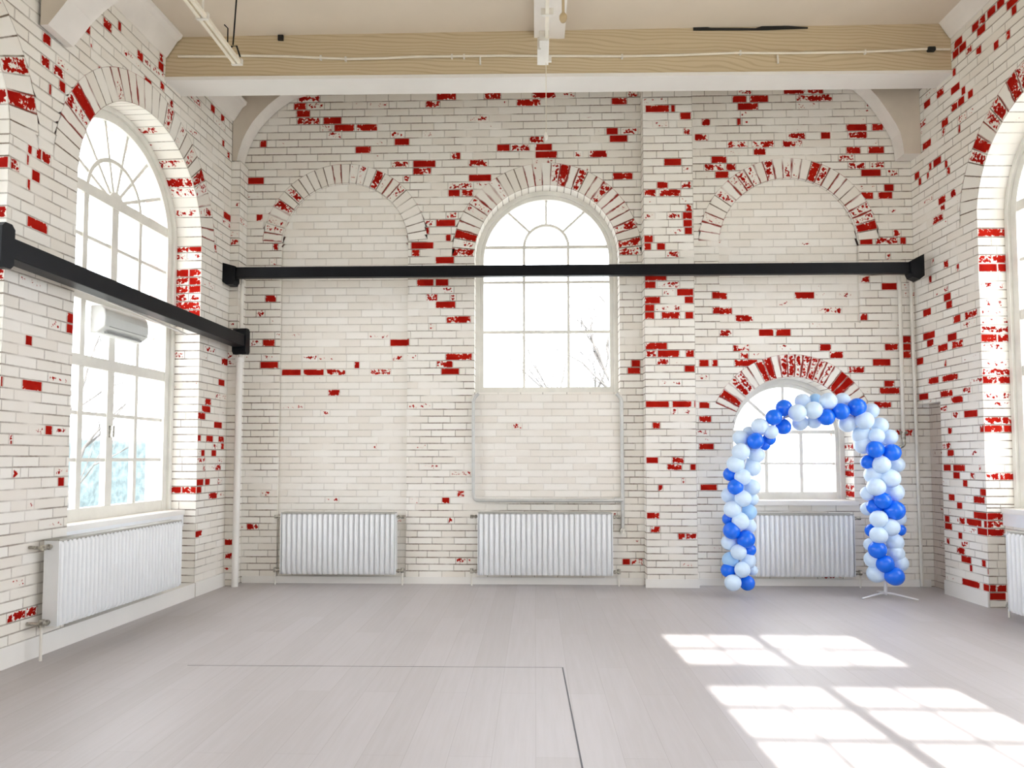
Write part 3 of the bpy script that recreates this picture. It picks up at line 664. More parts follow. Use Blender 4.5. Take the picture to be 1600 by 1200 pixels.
m = MB(); q = WB.px(1431, 700, .02)[0]
m.tube([(at_y(1422.5, 436, YB - .03).x, YB - .03, at_y(1422, 436, YB - .03).z), (at_y(1441, 913, YB - .03).x, YB - .03, .01)], .017, 8)
tag(m.build('trim_4', M_pipe), kind='structure')

# ================================================================== WINDOWS
def wbox(m, W, a0, a1, z0, z1, o0, o1):
    m.hexa([W.p(a0, z0, o0), W.p(a1, z0, o0), W.p(a1, z0, o1), W.p(a0, z0, o1), W.p(a0, z1, o0), W.p(a1, z1, o0), W.p(a1, z1, o1), W.p(a0, z1, o1)])
def arc_bar(m, W, c, zc, r0, r1, o0, o1, t0=-90, t1=90, n=32):
    for k in range(n):
        A, B = math.radians(t0 + (t1 - t0) * k / n), math.radians(t0 + (t1 - t0) * (k + 1) / n)
        P = lambda r, t, o: W.p(c + r * math.sin(t), zc + r * math.cos(t), o)
        m.add([P(r0, A, o0), P(r0, B, o0), P(r1, B, o0), P(r1, A, o0), P(r0, A, o1), P(r0, B, o1), P(r1, B, o1), P(r1, A, o1)],
              [(0, 1, 2, 3), (7, 6, 5, 4), (0, 4, 5, 1), (3, 2, 6, 7)])
def ray_bar(m, W, c, zc, t, r0, r1, hw, o0, o1):
    t = math.radians(t); dx, dz = math.sin(t), math.cos(t)
    P = lambda r, w, o: W.p(c + r * dx + w * dz, zc + r * dz - w * dx, o)
    m.hexa([P(r0, -hw, o0), P(r0, hw, o0), P(r0, hw, o1), P(r0, -hw, o1), P(r1, -hw, o0), P(r1, hw, o0), P(r1, hw, o1), P(r1, -hw, o1)])
def glass(m, W, c, w, zb, zc, off, rect=False):
    if rect: m.add([W.p(c - w, zb, off), W.p(c + w, zb, off), W.p(c + w, zc, off), W.p(c - w, zc, off)], [(0, 1, 2, 3)]); return
    P = [W.p(c - w, zb, off), W.p(c + w, zb, off)] + [W.p(c + w * math.cos(math.pi * k / 40), zc + w * math.sin(math.pi * k / 40), off) for k in range(41)]
    m.add(P, [tuple(range(len(P)))])
WIN = [0]
def window(W, c, w, zb, zc, off, fw, vert, horiz, fan, sill=None, fd=.09, hub=None, rim=None):
    """vert: (offset, half width, z0, z1); horiz: (z, half height); fan: (spring z, hub radius, ray angles, half width)"""
    WIN[0] += 1
    fr = MB(); o0, o1 = off - fd, off
    wbox(fr, W, c - w, c - w + fw, zb, zc, o0, o1); wbox(fr, W, c + w - fw, c + w, zb, zc, o0, o1); wbox(fr, W, c - w + fw, c + w - fw, zb, zb + fw * .9, o0 + .004, o1 - .004)
    arc_bar(fr, W, c, zc, w - fw, w, o0, o1)
    if rim:   # raised outer bead
        wbox(fr, W, c - w, c - w + rim, zb, zc, off, off + .03); wbox(fr, W, c + w - rim, c + w, zb, zc, off, off + .03); arc_bar(fr, W, c, zc, w - rim, w, off, off + .03)
    root = tag(fr.build('window_%d' % WIN[0], M_wframe), kind='structure')
    b = MB(); i0, i1 = off - fd * .75, off - fd * .25
    for a, hw, z0, z1 in vert: wbox(b, W, c + a - hw, c + a + hw, z0, z1, i0, i1 + (.006 if hw > .025 else 0))
    for z, hh in horiz: wbox(b, W, c - w + fw * .5, c + w - fw * .5, z - hh, z + hh, i0 + .004, i1 + (.015 if hh > .025 else -.004))
    zs_, hr, angs, hw = fan
    if hr: arc_bar(b, W, c, zs_, hr - hw * 1.2, hr + hw * 1.2, i0 + .002, i1 + .003)
    for t in angs:
        r1 = (w - fw * .5); dz = zs_ - zc; tt = math.radians(t)
        r1 = -dz * math.cos(tt) + math.sqrt(max(0, r1 * r1 - (dz * math.sin(tt)) ** 2))
        ray_bar(b, W, c, zs_, t, hub[1] if hub and hub[0] == 'in' else hr, r1, hw, i0 + .006, i1 - .006)
    if hub and hub[0] == 'in':
        n = 16; P = [W.p(c + hub[1] * math.cos(math.pi * k / n), zs_ + hub[1] * math.sin(math.pi * k / n), i1 + .012) for k in range(n + 1)]
        b.prism(P, W.n * -.06)
    if b.v: part('glazing_bar', b, M_wframe, root)
    gl = MB(); glass(gl, W, c, w - fw * .5, zb, zc, off - fd * .5); part('glass_pane', gl, M_glass, root)
    if sill:
        s = MB(); wbox(s, W, c - w - sill[1], c + w + sill[1], zb - sill[2], zb - .002, off - .01, off + sill[0]); part('sill', s, M_white, root)
        if len(sill) > 3:
            s = MB(); wbox(s, W, c - w - sill[1], c + w + sill[1], zb - sill[2] - .11, zb - sill[2], off + sill[0] - .035, off + sill[0] - .012); part('apron', s, M_rad, root)
    return root
# left wall windows: four columns, fan light over a thick transom
offL = -DL + .02
q = lambda x, y: WL.px(x, y, offL)[1]
zt = [q(263, 426), q(262, 503), q(255, 588), q(250, 656), q(247, 718)]
for i, c in enumerate(L_CS):
    w = LW; cw = .37
    vs = [(-cw, .028, LZB, LTR), (0, .042, LZB, LTR), (cw, .022, LZB, LTR)]
    hz = [(LTR, .045), (zt[0], .014), (zt[1], .045), (zt[2], .045), (zt[3], .014), (zt[4], .014)]
    wd = window(WL, c, w, LZB, LZC, offL, .11, vs, hz, (LTR, .36, (-66, -40, -13, 13, 40, 66), .014), (.17, -.002, .045, 1), hub=('in', .10), rim=.04)
    if i == 0:
        h = MB(); wbox(h, WL, c - .012, c + .012, 1.50, 1.60, offL - .03, offL + .02); part('handle', h, M_metal, wd)
# right wall windows
offR = -DR + .02
for i, c in enumerate(R_CS):
    cw = .37
    vs = [(-cw, .025, RZB, RTR), (0, .042, RZB, RTR), (cw, .025, RZB, RTR)]
    hz = [(RTR, .045), (3.1, .014), (2.6, .045), (2.1, .045), (1.7, .014), (1.28, .014)]
    window(WR, c, RW, RZB, RZC, offR, .11, vs, hz, (RTR, .36, (-66, -40, -13, 13, 40, 66), .014), (.15, -.002, .045, 1), hub=('in', .10), rim=.04)
# tall middle window
offB = -.20; s2 = bx(855) - bx(854)
kb = (YB + .22) / YB
u2 = [(819 - 854) * s2 * kb, (888.5 - 854) * s2 * kb]; zz = lambda y: WB.px(854, y, offB)[1]
vs = [(u2[0], .014, zb2, zz(385)), (u2[1], .014, zb2, zz(385))]
hz = [(zz(385), .016), (zz(440), .012), (zz(518), .016)]
window(WB, c2, w2, zb2, zc2, offB, .085, vs, hz, (zz(385), .245, (-47, 0, 47), .012), fd=.08, rim=.045)
# small window behind the balloon arch
offS = -.24; zz = lambda y: WB.px(1238, y, offS)[1]; ks = (YB + .25) / YB
vs = [((1208.5 - 1238) * s2 * ks + .02, .018, zb4, zz(675)), ((1261.5 - 1238) * s2 * ks + .02, .018, zb4, zz(675))]
hz = [(zz(675), .02), (zz(724.5), .012)]
window(WB, c4, w4, zb4, zc4, offS, .085, vs, hz, (zz(675), .19, (-47, 0, 47), .014), (.27, .03, .05), fd=.08, rim=.05)
# rear window
WIN[0] += 1
fr = MB()
wbox(fr, rearb, wx0 - .06, wx0, zbot_w, ztop_w + .06, -.14, -.06); wbox(fr, rearb, wx1, wx1 + .06, zbot_w, ztop_w + .06, -.14, -.06)
wbox(fr, rearb, wx0 - .06, wx1 + .06, ztop_w, ztop_w + .06, -.14, -.06); wbox(fr, rearb, wx0 - .06, wx1 + .06, zbot_w, zbot_w + .05, -.14, -.06)
wbox(fr, rearb, cols[1], cols[2], zbot_w, ztop_w, -.135, -.075)
wbox(fr, rearb, wx0, wx1, rows[2], rows[1], -.13, -.07)
mid1, mid2 = (cols[0] + cols[1]) / 2, (cols[2] + cols[3]) / 2
for x in (mid1, mid2): wbox(fr, rearb, x - .013, x + .013, zbot_w, ztop_w, -.11, -.09)
rz = rear_pt(1052, 1007)[1]
for z in (rz, rows[3], rows[4], rows[4] - (rows[3] - rows[4]), rows[4] - 2 * (rows[3] - rows[4])): wbox(fr, rearb, wx0, wx1, z - .014, z + .014, -.11, -.09)
root = tag(fr.build('window_%d' % WIN[0], M_wframe), kind='structure')
gl = MB(); glass(gl, rearb, (wx0 + wx1) / 2, (wx1 - wx0) / 2, zbot_w, ztop_w, -.1, True); part('glass_pane', gl, M_glass, root)

# ================================================================== RADIATORS
def radiator(W, s0, s1, z0, z1, off, depth, nrib, label, valves, group=None, lip=.012, fine=False):
    root = empty('radiator', W.p((s0 + s1) / 2, z0, off)[:])
    # fluted front sheet
    m = MB(); per = 16; n = nrib * per; front = []; back = []
    amp = .036 if not fine else .028
    zl_ = [(z0, .25), (z0 + .012, .55), (z0 + .03, 1), (z1 - .03, 1), (z1 - .012, .55), (z1, .25)]
    vs = []
    for z, k in zl_:
        for i in range(n + 1):
            t = i / per; x = s0 + (s1 - s0) * i / n
            q_ = 2 * (t % 1.0) - 1; q_ = abs(q_) / .76; f = math.sqrt(max(0, 1 - q_ ** 2.6)) if q_ < 1 else 0.0
            vs.append(W.p(x, z, off + depth - amp + amp * f * (1 if k == 1 else (.8 * k + .1))))
    fs = []
    for r in range(len(zl_) - 1):
        for i in range(n): fs.append((r * (n + 1) + i, r * (n + 1) + i + 1, (r + 1) * (n + 1) + i + 1, (r + 1) * (n + 1) + i))
    m.add(vs, fs, True); part('fluted_front', m, M_rad, root)
    m = MB(); wbox(m, W, s0 + .004, s1 - .004, z0 + .012, z1 - .012, off, off + depth - .042); part('back_panel', m, M_rad, root)
    for a0, a1 in ((s0 - .006, s0 + .002), (s1 - .002, s1 + .006)):
        m = MB(); wbox(m, W, a0, a1, z0 + .006, z1 - .004, off + .006, off + depth - .008); part('side_panel', m, M_rad, root)
    m = MB()
    k = int((s1 - s0) / .018)
    for i in range(k):
        x = s0 + .004 + (s1 - s0 - .008) * i / k; wbox(m, W, x, x + .008, z1 - .014, z1 + .006, off + .004, off + depth - .016)
    wbox(m, W, s0, s1, z1 - .006, z1 + .008, off, off + .005); wbox(m, W, s0, s1, z1 - .006, z1 + .008, off + depth - .018, off + depth - .012)
    part('top_grille', m, M_radshade, root)
    for (sg, top) in valves:
        v = MB(); x = s0 if sg < 0 else s1; z = z1 - .04 if top else z0 + .035; oc = off + depth * .45
        c = W.p(x, z, oc); ax = W.d * sg
        v.tube([c, c + ax * .055], .013, 10); v.tube([c + ax * .02, c + ax * .035], .021, 6); v.tube([c + ax * .055, c + ax * .085], .019, 10)
        b_ = c + ax * .07; v.tube([b_, b_ - W.n * (oc - .002)], .012, 8)
        if not top: v.tube([b_ + Vector((0, 0, -.02)), b_ + Vector((0, 0, .03))], .018, 8)
        vp = part('valve', v, M_metal, root, 'tarnished metal valve')
        if not top:
            p_ = MB(); p_.tube([b_, Vector((b_.x, b_.y, .0))], .009, 8); part('riser_pipe', p_, M_pipe, vp, 'white painted pipe')
    tag(root, label, 'radiator', group)
    return root
all4 = ((-1, True), (1, True), (-1, False), (1, False))
def rb(px0, px1, py0, py1, off, depth):
    o = off + depth
    a, b = WB.px(px0, 850, o)[0], WB.px(px1, 850, o)[0]; t = WB.px((px0 + px1) / 2, py0, o)[1]; u = WB.px((px0 + px1) / 2, py1, o)[1]
    return a, b, u, t
a, b, u, t = rb(438, 617, 802, 898, .05, .10); radiator(WB, a, b, u, t, .05, .10, 22, 'short white fluted radiator under the left bricked-up arch', all4)
a, b, u, t = rb(747, 957, 802, 900, .05, .10); radiator(WB, a, b, u, t, .05, .10, 25, 'long white fluted radiator below the tall middle window', all4)
a, b, u, t = rb(1150, 1336, 804, 902, .05, .10); radiator(WB, a, b, u, t, .05, .10, 24, 'cream fluted radiator behind the balloon arch', all4)
oL = .17
s0, s1 = WL.px(94, 900, oL)[0], WL.px(285, 860, oL)[0]; zt0, zb0 = WL.px(190, 829, oL)[1], WL.px(190, 947, oL)[1]
radiator(WL, s0, s1, zb0, zt0, .05, .12, 34, 'big white radiator under the left wall window', ((-1, True), (-1, False)), fine=True)
s0 = WR.px(1573, 900, .16)[0]; zt0 = WR.px(1578, 832, .16)[1]; zb0 = WR.px(1580, 958, .16)[1]
radiator(WR, s0 - 1.45, s0, zb0, zt0, .05, .11, 30, 'white radiator cut off by the right edge under the right window', ((1, True), (1, False)), fine=True)

# ================================================================== BARS
def vtube_box(m, A, B, w, h):   # square tube from A to B
    d = (B - A).normalized(); sd = d.cross(Vector((0, 0, 1))).normalized() * (w / 2); up = Vector((0, 0, h / 2))
    m.hexa([A - sd - up, A + sd - up, B + sd - up, B - sd - up, A - sd + up, A + sd + up, B + sd + up, B - sd + up])
yb = YB - .30
A, B = at_y(356, 427, yb), at_y(1434, 419, yb)
root = empty('steel_bar', ((A + B) / 2)[:])
m = MB(); vtube_box(m, A, B, .07, .112); ob = part('tube', m, M_black, root)
bv = ob.modifiers.new('bevel', 'BEVEL'); bv.width = .006; bv.segments = 2
for E, sg in ((A, 1), (B, -1)):
    m = MB(); x0 = E.x - (.045 if sg > 0 else .10); x1 = E.x + (.10 if sg > 0 else .035)
    m.prism([(x0, yb - .06, E.z + .10), (x0, yb - .06, E.z - .09), (x0 + (.05 if sg > 0 else .02), yb - .06, E.z - .13), (x1 - (.02 if sg > 0 else .05), yb - .06, E.z - .13), (x1, yb - .06, E.z - .09), (x1, yb - .06, E.z + (.06 if sg > 0 else .115))] if sg > 0 else
            [(x1, yb - .06, E.z + .13), (x1, yb - .06, E.z - .09), (x1 - .05, yb - .06, E.z - .13), (x0 + .02, yb - .06, E.z - .10), (x0, yb - .06, E.z - .06), (x0, yb - .06, E.z + .06)], (0, .12, 0))
    part('end_bracket', m, M_black, root)
tag(root, 'black square steel bar across the back wall in front of the middle window', 'bar')
oB = .16
A = WL.p(WL.px(4, 380, oB)[0], 2.585, oB); B = WL.p(-.05, 2.585, oB)
A.z = WL.px(18, 393, oB)[1]; B.z = WL.px(360, 528, oB)[1]
root = empty('steel_bar', ((A + B) / 2)[:])
m = MB(); vtube_box(m, A, B, .13, .125); ob = part('tube', m, M_black, root); bv = ob.modifiers.new('bevel', 'BEVEL'); bv.width = .006; bv.segments = 2
for E, sg in ((A, 1), (B, -1)):
    m = MB()
    c = E - WL.n * .07 - WL.d * (.045 if sg > 0 else 0)
    s_ = WL.d * .05; up = Vector((0, 0, .135))
    m.prism([c - s_ + up * .8, c - s_ - up * .8, c - s_ * .5 - up, c + s_ * .5 - up, c + s_ - up * .8, c + s_ + up * .8, c + s_ * .5 + up, c - s_ * .5 + up], WL.n * .145)
    part('end_bracket', m, M_black, root)
tag(root, 'black square steel bar along the left wall in front of its window', 'bar')
# thin rod under the left bar
m = MB(); oC = .035
P = [WL.p(WL.px(x, y, oC)[0], WL.px(x, y, oC)[1], oC) for x, y in ((20, 409), (118, 449), (200, 483), (290, 522))]
m.tube(P, .011, 8); tag(m.build('conduit', M_white, None, origin=P[1]), 'thin pale conduit just below the black bar on the left wall', 'pipe')

# air conditioner in the left window
oa = offL + .005
s0, s1 = WL.px(166, 500, oa + .14)[0], WL.px(233, 515, oa + .14)[0]
zt_, zb_ac = WL.px(166, 478, oa + .10)[1], WL.px(205, 532, oa + .10)[1]
root = empty('air_conditioner', WL.p((s0 + s1) / 2, zb_ac, oa)[:])
H_ = zt_ - zb_ac
pr_ = [(0, 0), (.06, 0), (.105, .03), (.135, H_ * .22), (.14, H_ * .6), (.13, H_ * .85), (.10, H_), (0, H_)]
m = MB(); A = [WL.p(s0, zb_ac + z, oa + o) for o, z in pr_]; B = [WL.p(s1, zb_ac + z, oa + o) for o, z in pr_]; n = len(pr_)
m.add(A + B, [tuple(range(n)), tuple(range(2 * n - 1, n - 1, -1))] + [(i, (i + 1) % n, n + (i + 1) % n, n + i) for i in range(n)])
ob = part('casing', m, M_ac, root); bv = ob.modifiers.new('bevel', 'BEVEL'); bv.width = .012; bv.segments = 3
m = MB(); wbox(m, WL, s0 + .05, s1 - .05, zb_ac + H_ * .24, zb_ac + H_ * .26, oa + .11, oa + .142); part('front_seam', m, M_acd, root)
m = MB(); wbox(m, WL, s0 + .06, s1 - .06, zb_ac + .004, zb_ac + .02, oa + .085, oa + .112); part('air_outlet', m, M_acd, root)
tag(root, 'pale grey wall air conditioner mounted in the left window below the black bar', 'air conditioner')

# ================================================================== PIPES
def elbow(pts, r=.05, n=5):
    out = [Vector(pts[0])]
    for i in range(1, len(pts) - 1):
        p, a, b = Vector(pts[i]), Vector(pts[i - 1]), Vector(pts[i + 1]); u = (a - p).normalized() * r; v = (b - p).normalized() * r
        for k in range(n + 1):
            t = k / n; out.append((p + u) * (1 - t) ** 2 + p * 2 * t * (1 - t) + (p + v) * t * t)
    return out + [Vector(pts[-1])]
yp = YB - .24
root = empty('wall_pipe', (at_y(375, 900, yp).x, yp, 0))
m = MB(); m.tube([at_y(379, 444, yp), at_y(375, 565, yp)], .02, 12); m.tube([at_y(378.5, 440, yp) + Vector((-.02, .04, .03)), at_y(379, 446, yp)], .018, 10); part('upper_tube', m, M_pipe, root)
m = MB(); p0 = at_y(374.5, 565, yp); p1 = at_y(367, 905, yp); p1.z = .0; m.tube([p0, p1], .034, 12); part('lower_sleeve', m, M_white, root)
m = MB(); m.tube([at_y(374.6, 559, yp), at_y(374.5, 566, yp)], .045, 12); part('coupling', m, M_white, root)
tag(root, 'cream vertical pipe in the left back corner from the bar to the floor', 'pipe')
yp = YB - .045
root = empty('wall_pipe', at_y(1408, 690, yp)[:])
m = MB(); m.tube(elbow([at_y(1404, 431, yp), at_y(1405.5, 445, yp), at_y(1411.5, 676, yp)], .04), .019, 12); part('tube', m, M_pipe, root)
m = MB(); v0 = at_y(1411.5, 676, yp); m.tube([v0, v0 - Vector((0, 0, .07))], .022, 10); m.tube([v0 + Vector((-.03, 0, 0)), v0 + Vector((.04, 0, 0))], .016, 8)
m.tube(elbow([v0 - Vector((0, 0, .07)), v0 - Vector((-.005, .01, .13)), v0 - Vector((.03, -.045, .16))], .03), .017, 8); part('valve', m, M_metal, root, 'tarnished metal valve')
tag(root, 'cream vertical pipe on the back wall beside the right end of the balloon arch', 'pipe')
yp = YB - .035
P_ = lambda x, y: at_y(x, y, yp)
root = empty('pipe_loop', P_(740, 783)[:])
m = MB(); m.tube(elbow([P_(748, 615), P_(739.5, 622), P_(739.5, 782), P_(960, 782)], .06), .017, 12); part('left_loop', m, M_pipeg, root)
m = MB(); m.tube(elbow([P_(963, 615), P_(971, 622), P_(973, 780), P_(973, 828)], .06), .019, 12); part('right_drop', m, M_pipeg, root)
m = MB(); e = P_(973, 829); m.tube([e + Vector((0, -.03, 0)), e + Vector((0, .034, 0))], .03, 12); part('end_cap', m, M_metal, root)
m = MB(); e = P_(969, 781); m.tube([e - Vector((.06, 0, 0)), e + Vector((.03, 0, 0))], .027, 10); part('tee_fitting', m, M_pipeg, root)
tag(root, 'grey pipe loop framing the bricked panel under the tall middle window', 'pipe')

# ================================================================== CEILING FITTINGS
zb_t = 4.55
def zy(px, py, z): return at_z(px, py, z)
root_l = None
def batten(px, py_end, label, two=True):
    e = at_z(px, py_end, zb_t); 
    root = empty('light_rail', e[:])
    m = MB(); x = e.x
    for dx in ((-.022, .022) if two else (0,)):
        m.box((x + dx - .013, .3, zb_t), (x + dx + .013, e.y, zb_t + .03))
    part('rail', m, M_cable, root)
    for y in (e.y - .02, e.y - .62, e.y - 1.7):
        m = MB(); m.box((x - .045, y - .012, zb_t - .004), (x + .045, y + .012, zb_t + .045)); part('clip', m, M_pipe, root)
    tag(root, label, 'light fixture')
    return root, e
r1, e1 = batten(372, 103, 'cream twin rail hung from the ceiling on a black wire, upper left')
zc_ = zlt + .3
m = MB(); w0 = Vector((e1.x + .0, e1.y - .08, zb_t + .03)); zup = za + (zb_ - za) * ((e1.x - fa.x) / (fb.x - fa.x))
m.tube([w0 + Vector((-.01, 0, .10)), Vector((w0.x + .015, w0.y, zup + .01))], .006, 6); part('hanging_wire', m, M_black, r1)
m = MB(); m.tube([w0 + Vector((-.05, 0, -.0)), w0 + Vector((-.02, 0, .09)), w0 + Vector((.02, 0, .09)), w0 + Vector((.05, 0, .0))], .007, 6); m.tube([w0 + Vector((-.055, 0, .09)), w0 + Vector((-.055, 0, .24)), w0 + Vector((-.085, 0, .27))], .005, 6); part('hook', m, M_black, r1)
r2, e2 = batten(853, 98, 'cream rail running along the middle ceiling joist', False)
m = MB(); m.box((e2.x - .055, e2.y - .34, zb_t - .02), (e2.x + .02, e2.y + .0, zb_t + .06)); m.box((e2.x - .07, e2.y - .24, zb_t - .03), (e2.x - .045, e2.y - .02, zb_t + .07)); part('end_socket', m, M_pipe, r2)
for y in (e2.y - .3, e2.y - 1.6, e2.y - 3):
    hg = MB(); hg.box((e2.x - .008, y - .008, zb_t + .03), (e2.x + .008, y + .008, zj + .004)); part('hanger', hg, M_pipe, r2)
for y in (e1.y - .62, e1.y - 1.7, e1.y - 3.4):
    hg = MB(); hg.box((e1.x - .006, y - .006, zb_t + .03), (e1.x + .006, y + .006, zup + .004)); part('hanger', hg, M_pipe, r1)
m = MB(); b0 = Vector((e2.x, e2.y - .03, zb_t - .02)); b1 = at_y(853, 206, b0.y); b1.x = b0.x
m.tube([b0, b1], .0035, 6); root = empty('pull_cord', b1[:]); part('string', m, M_cable, root)
m = MB(); m.lathe([(.0, .0), (.012, .004), (.018, .03), (.012, .06), (.004, .075), (0, .076)], Matrix.Translation(b1 - Vector((0, 0, .07)))); part('weight', m, M_pipe, root)
tag(root, 'thin pull cord with a small weight hanging from the middle rail', 'cord')
yk = jy - .75
k0 = at_y(880, 25, yk); m = MB(); root = empty('hanging_rope', k0[:])
m.tube([k0 + Vector((0, 0, .02)), Vector((k0.x, yk, zj + .01))], .012, 8); part('rope', m, M_rope, root)
m = MB(); m.lathe([(0, -.055), (.02, -.05), (.032, -.025), (.032, .0), (.018, .022), (0.006, .03), (0, .03)], Matrix.Translation(k0)); part('wooden_bead', m, M_wood, root)
tag(root, 'short brown rope with a wooden end bead beside the middle joist', 'cord')
# cable along the beam face
def onbeam(x, y, o=.014): return on_plane(x, y, bnor, bl - bnor * o)
cpts = [(278, 88), (360, 88), (376, 87), (450, 88), (500, 90.5), (545, 92), (600, 91), (650, 88.5), (700, 88), (780, 87), (845, 87.5), (900, 87.5), (972, 88), (1060, 86), (1150, 82.5), (1230, 83), (1330, 81.5), (1400, 79), (1440, 76.5), (1484, 77)]
m = MB(); m.tube([onbeam(*p) for p in cpts], .011, 8); root = empty('beam_cable', onbeam(850, 88)[:]); part('cable', m, M_cable, root)
for x, y in ((501, 90), (540, 92), (706, 88), (725, 88), (972, 88), (1157, 82), (1352, 81)):
    m = MB(); p = onbeam(x, y, .018); m.box((p.x - .008, p.y - .006, p.z - .02), (p.x + .008, p.y + .02, p.z + .02)); part('clip', m, M_pipe, root)
for x, y in ((750, 93), (1215, 91)):
    m = MB(); p = onbeam(x, y, .012); m.tube([p + Vector((0, 0, .03)), p + Vector((.004, 0, -.05))], .009, 6); part('hook', m, M_pipe, root)
tag(root, 'pale cable clipped along the face of the wide tan beam', 'cable')
m = MB(); p = onbeam(1455, 77, .02); m.box((p.x - .038, p.y - .02, p.z - .022), (p.x + .038, p.y + .02, p.z + .022)); ob = m.build('junction_box', M_dark, None, origin=p)
bv = ob.modifiers.new('bevel', 'BEVEL'); bv.width = .008; tag(ob, 'small black cable box at the right end of the wide tan beam', 'box')
m = MB(); p = onbeam(438.5, 59, .01); m.box((p.x - .024, p.y - .008, p.z - .024), (p.x + .024, p.y + .015, p.z + .024)); ob = m.build('socket_box', M_dark, None, origin=p)
tag(ob, 'tiny black square plate on the left part of the wide tan beam', 'box')

# ================================================================== BALLOON ARCH
BAL = """1157 684 12 W 1;1170 676 10 W 2;1254 627 12 W 2;1274 625 10 L 3;1316 626 12 W 2;1250 661 12 W 2;1272 659 11 W 3;1361 642 12 W 2;1401 726 12 W 2;1139 774 12 W 2;1406 828 9 B 2;1362 829 10 B 2;1403 810 12 W 3;1355 795 10 W 2;1176 891 8 W 2;1175 780 10 W 2;1170 700 11 W 3;1163 725 11 W 3;1160 765 11 W 3;1157 800 11 W 3;1153 880 11 W 3;1192 668 10 W 3;1300 640 11 W 3;1381 690 11 W 3;1384 760 12 W 3
1225 637 12.5 B 1;1209 652 12.5 B 0;1224 667 12 B 1;1246 645 13.5 W 0;1271 641 13.5 W 0;1294 627 13.2 W 0;1291 652 13 B 0;1314 643 13 B 0;1339 636 13.7 B 0;1324 662 13 W 1;1351 657 13.7 W 0;1375 665 12.5 W 1;1345 680 13.5 W 1;1370 681 11.5 W 0;1390 683 12 W 1;1349 695 14 W 1;1367.5 702 13 B 0;1394 707 13 B 0;1356 722 10.8 B 1;1377.5 726 13.2 W 0;1365 742 14 W 1;1392 747.5 14 W 0;1369 761 13.7 W 0;1397.5 769 14.2 W 1;1356 771 11 W 1;1379.5 782 12.6 B 0;1366 792 11.5 B 1;1398 797.5 15 B 0;1373 811 13.2 W 0;1392 824 13.2 W 0;1373 836 13.2 W 0;1397.5 847.5 13.7 W 1;1360 851 10 W 1;1371 859 13.3 B 0;1400 865 12.5 W 1;1364 874 13 W 1;1383 881 13.2 B 0;1406 880 12.5 W 1;1369 896 13.7 W 1;1398 900.5 14 B 0
1187 666 13 W 0;1205 675 10.8 W 0;1180.5 689 12.6 B 0;1202 686 10 B 1;1195 695 8.5 B 1;1157.5 706 13.7 W 0;1182 711 12.6 W 1;1149 725 13.2 W 0;1176 731 13.2 W 1;1141 741 10.8 B 1;1160.5 745.5 12.6 W 0;1149 761 12 B 0;1176 761 12.2 W 1;1161 779 12.6 W 0;1144 796 13 W 0;1170 800 12.2 L 1;1139 811 10.2 B 1;1157 815 13.2 W 0;1170 822 11.5 W 1;1143 829 13 B 0;1165.5 842.5 13.8 B 0;1171 859 10 B 1;1139 847.5 12 W 1;1154 862.5 12 W 0;1141 875 12.4 L 1;1169 876 12 W 1;1137.5 891 11 B 1;1160 890 12 W 0;1145 910.5 12.6 W 0;1167.5 911 11.5 B 1"""
YA = 6.86
arch = empty('balloon_arch', (at_y(1273, 920, YA).x, YA, 0))
# one unit balloon mesh per colour, copied
def balloon_mesh(nm, mat):
    b = bmesh.new(); bmesh.ops.create_uvsphere(b, u_segments=28, v_segments=18, radius=1)
    for v in b.verts:
        t = v.co.z
        if t < 0: k = 1 - .10 * t * t; v.co.x *= k; v.co.y *= k; v.co.z *= 1.10
    r = bmesh.ops.create_cone(b, cap_ends=True, segments=10, radius1=.12, radius2=.03, depth=.14, matrix=Matrix.Translation((0, 0, -1.15)))
    for f in b.faces: f.smooth = True
    me = bpy.data.meshes.new(nm); b.to_mesh(me); b.free(); me.materials.append(mat); return me
BM = {'B': balloon_mesh('blue_balloon', M_bblue), 'W': balloon_mesh('pale_balloon', M_bwhite), 'L': balloon_mesh('sky_balloon', M_blight)}
LB = {'B': 'royal blue balloon', 'W': 'pale bluish white balloon', 'L': 'sky blue balloon'}
# the arch's centre line, so each knot points at it
CL = [(1158, 905), (1157, 850), (1158, 790), (1160, 740), (1170, 700), (1195, 675), (1225, 653), (1260, 643), (1300, 641), (1335, 652), (1360, 672), (1376, 705), (1378, 750), (1380, 800), (1383, 850), (1384, 900)]
CLP = [at_y(x, y, YA) for x, y in CL]
rg = random.Random(5)
for it in BAL.replace('\n', ';').split(';'):
    x, y, r, cl, lay = it.split(); x, y, r, lay = float(x), float(y), float(r), int(lay)
    Yd = YA + (-.06, .03, .10, .13)[lay] + rg.uniform(-.012, .012)
    p = at_y(x, y, Yd); rr = r / 1100 * (Yd * 1.0) * 1.0
    if p.z < rr * 1.0: p.z = rr * 1.0
    o = bpy.data.objects.new('balloon', BM[cl]); COL.objects.link(o); o.parent = arch
    o.location = p - Vector(arch.location)
    tgt = min(CLP, key=lambda q: (q - p).length); d = (p - tgt)
    if d.length < .03: d = Vector((0, -1, .1))
    o.rotation_mode = 'QUATERNION'; o.rotation_quaternion = d.normalized().to_track_quat('Z', 'Y')
    o.scale = (rr,) * 3; o['label'] = LB[cl]
m = MB(); m.tube([Vector((p.x, YA + .01, p.z)) for p in CLP[:-1]] + [Vector((CLP[-1].x, YA + .01, .05))], .011, 8); part('arch_pole', m, M_leg, arch, 'white hoop pole')
cxp = CLP[-1].x
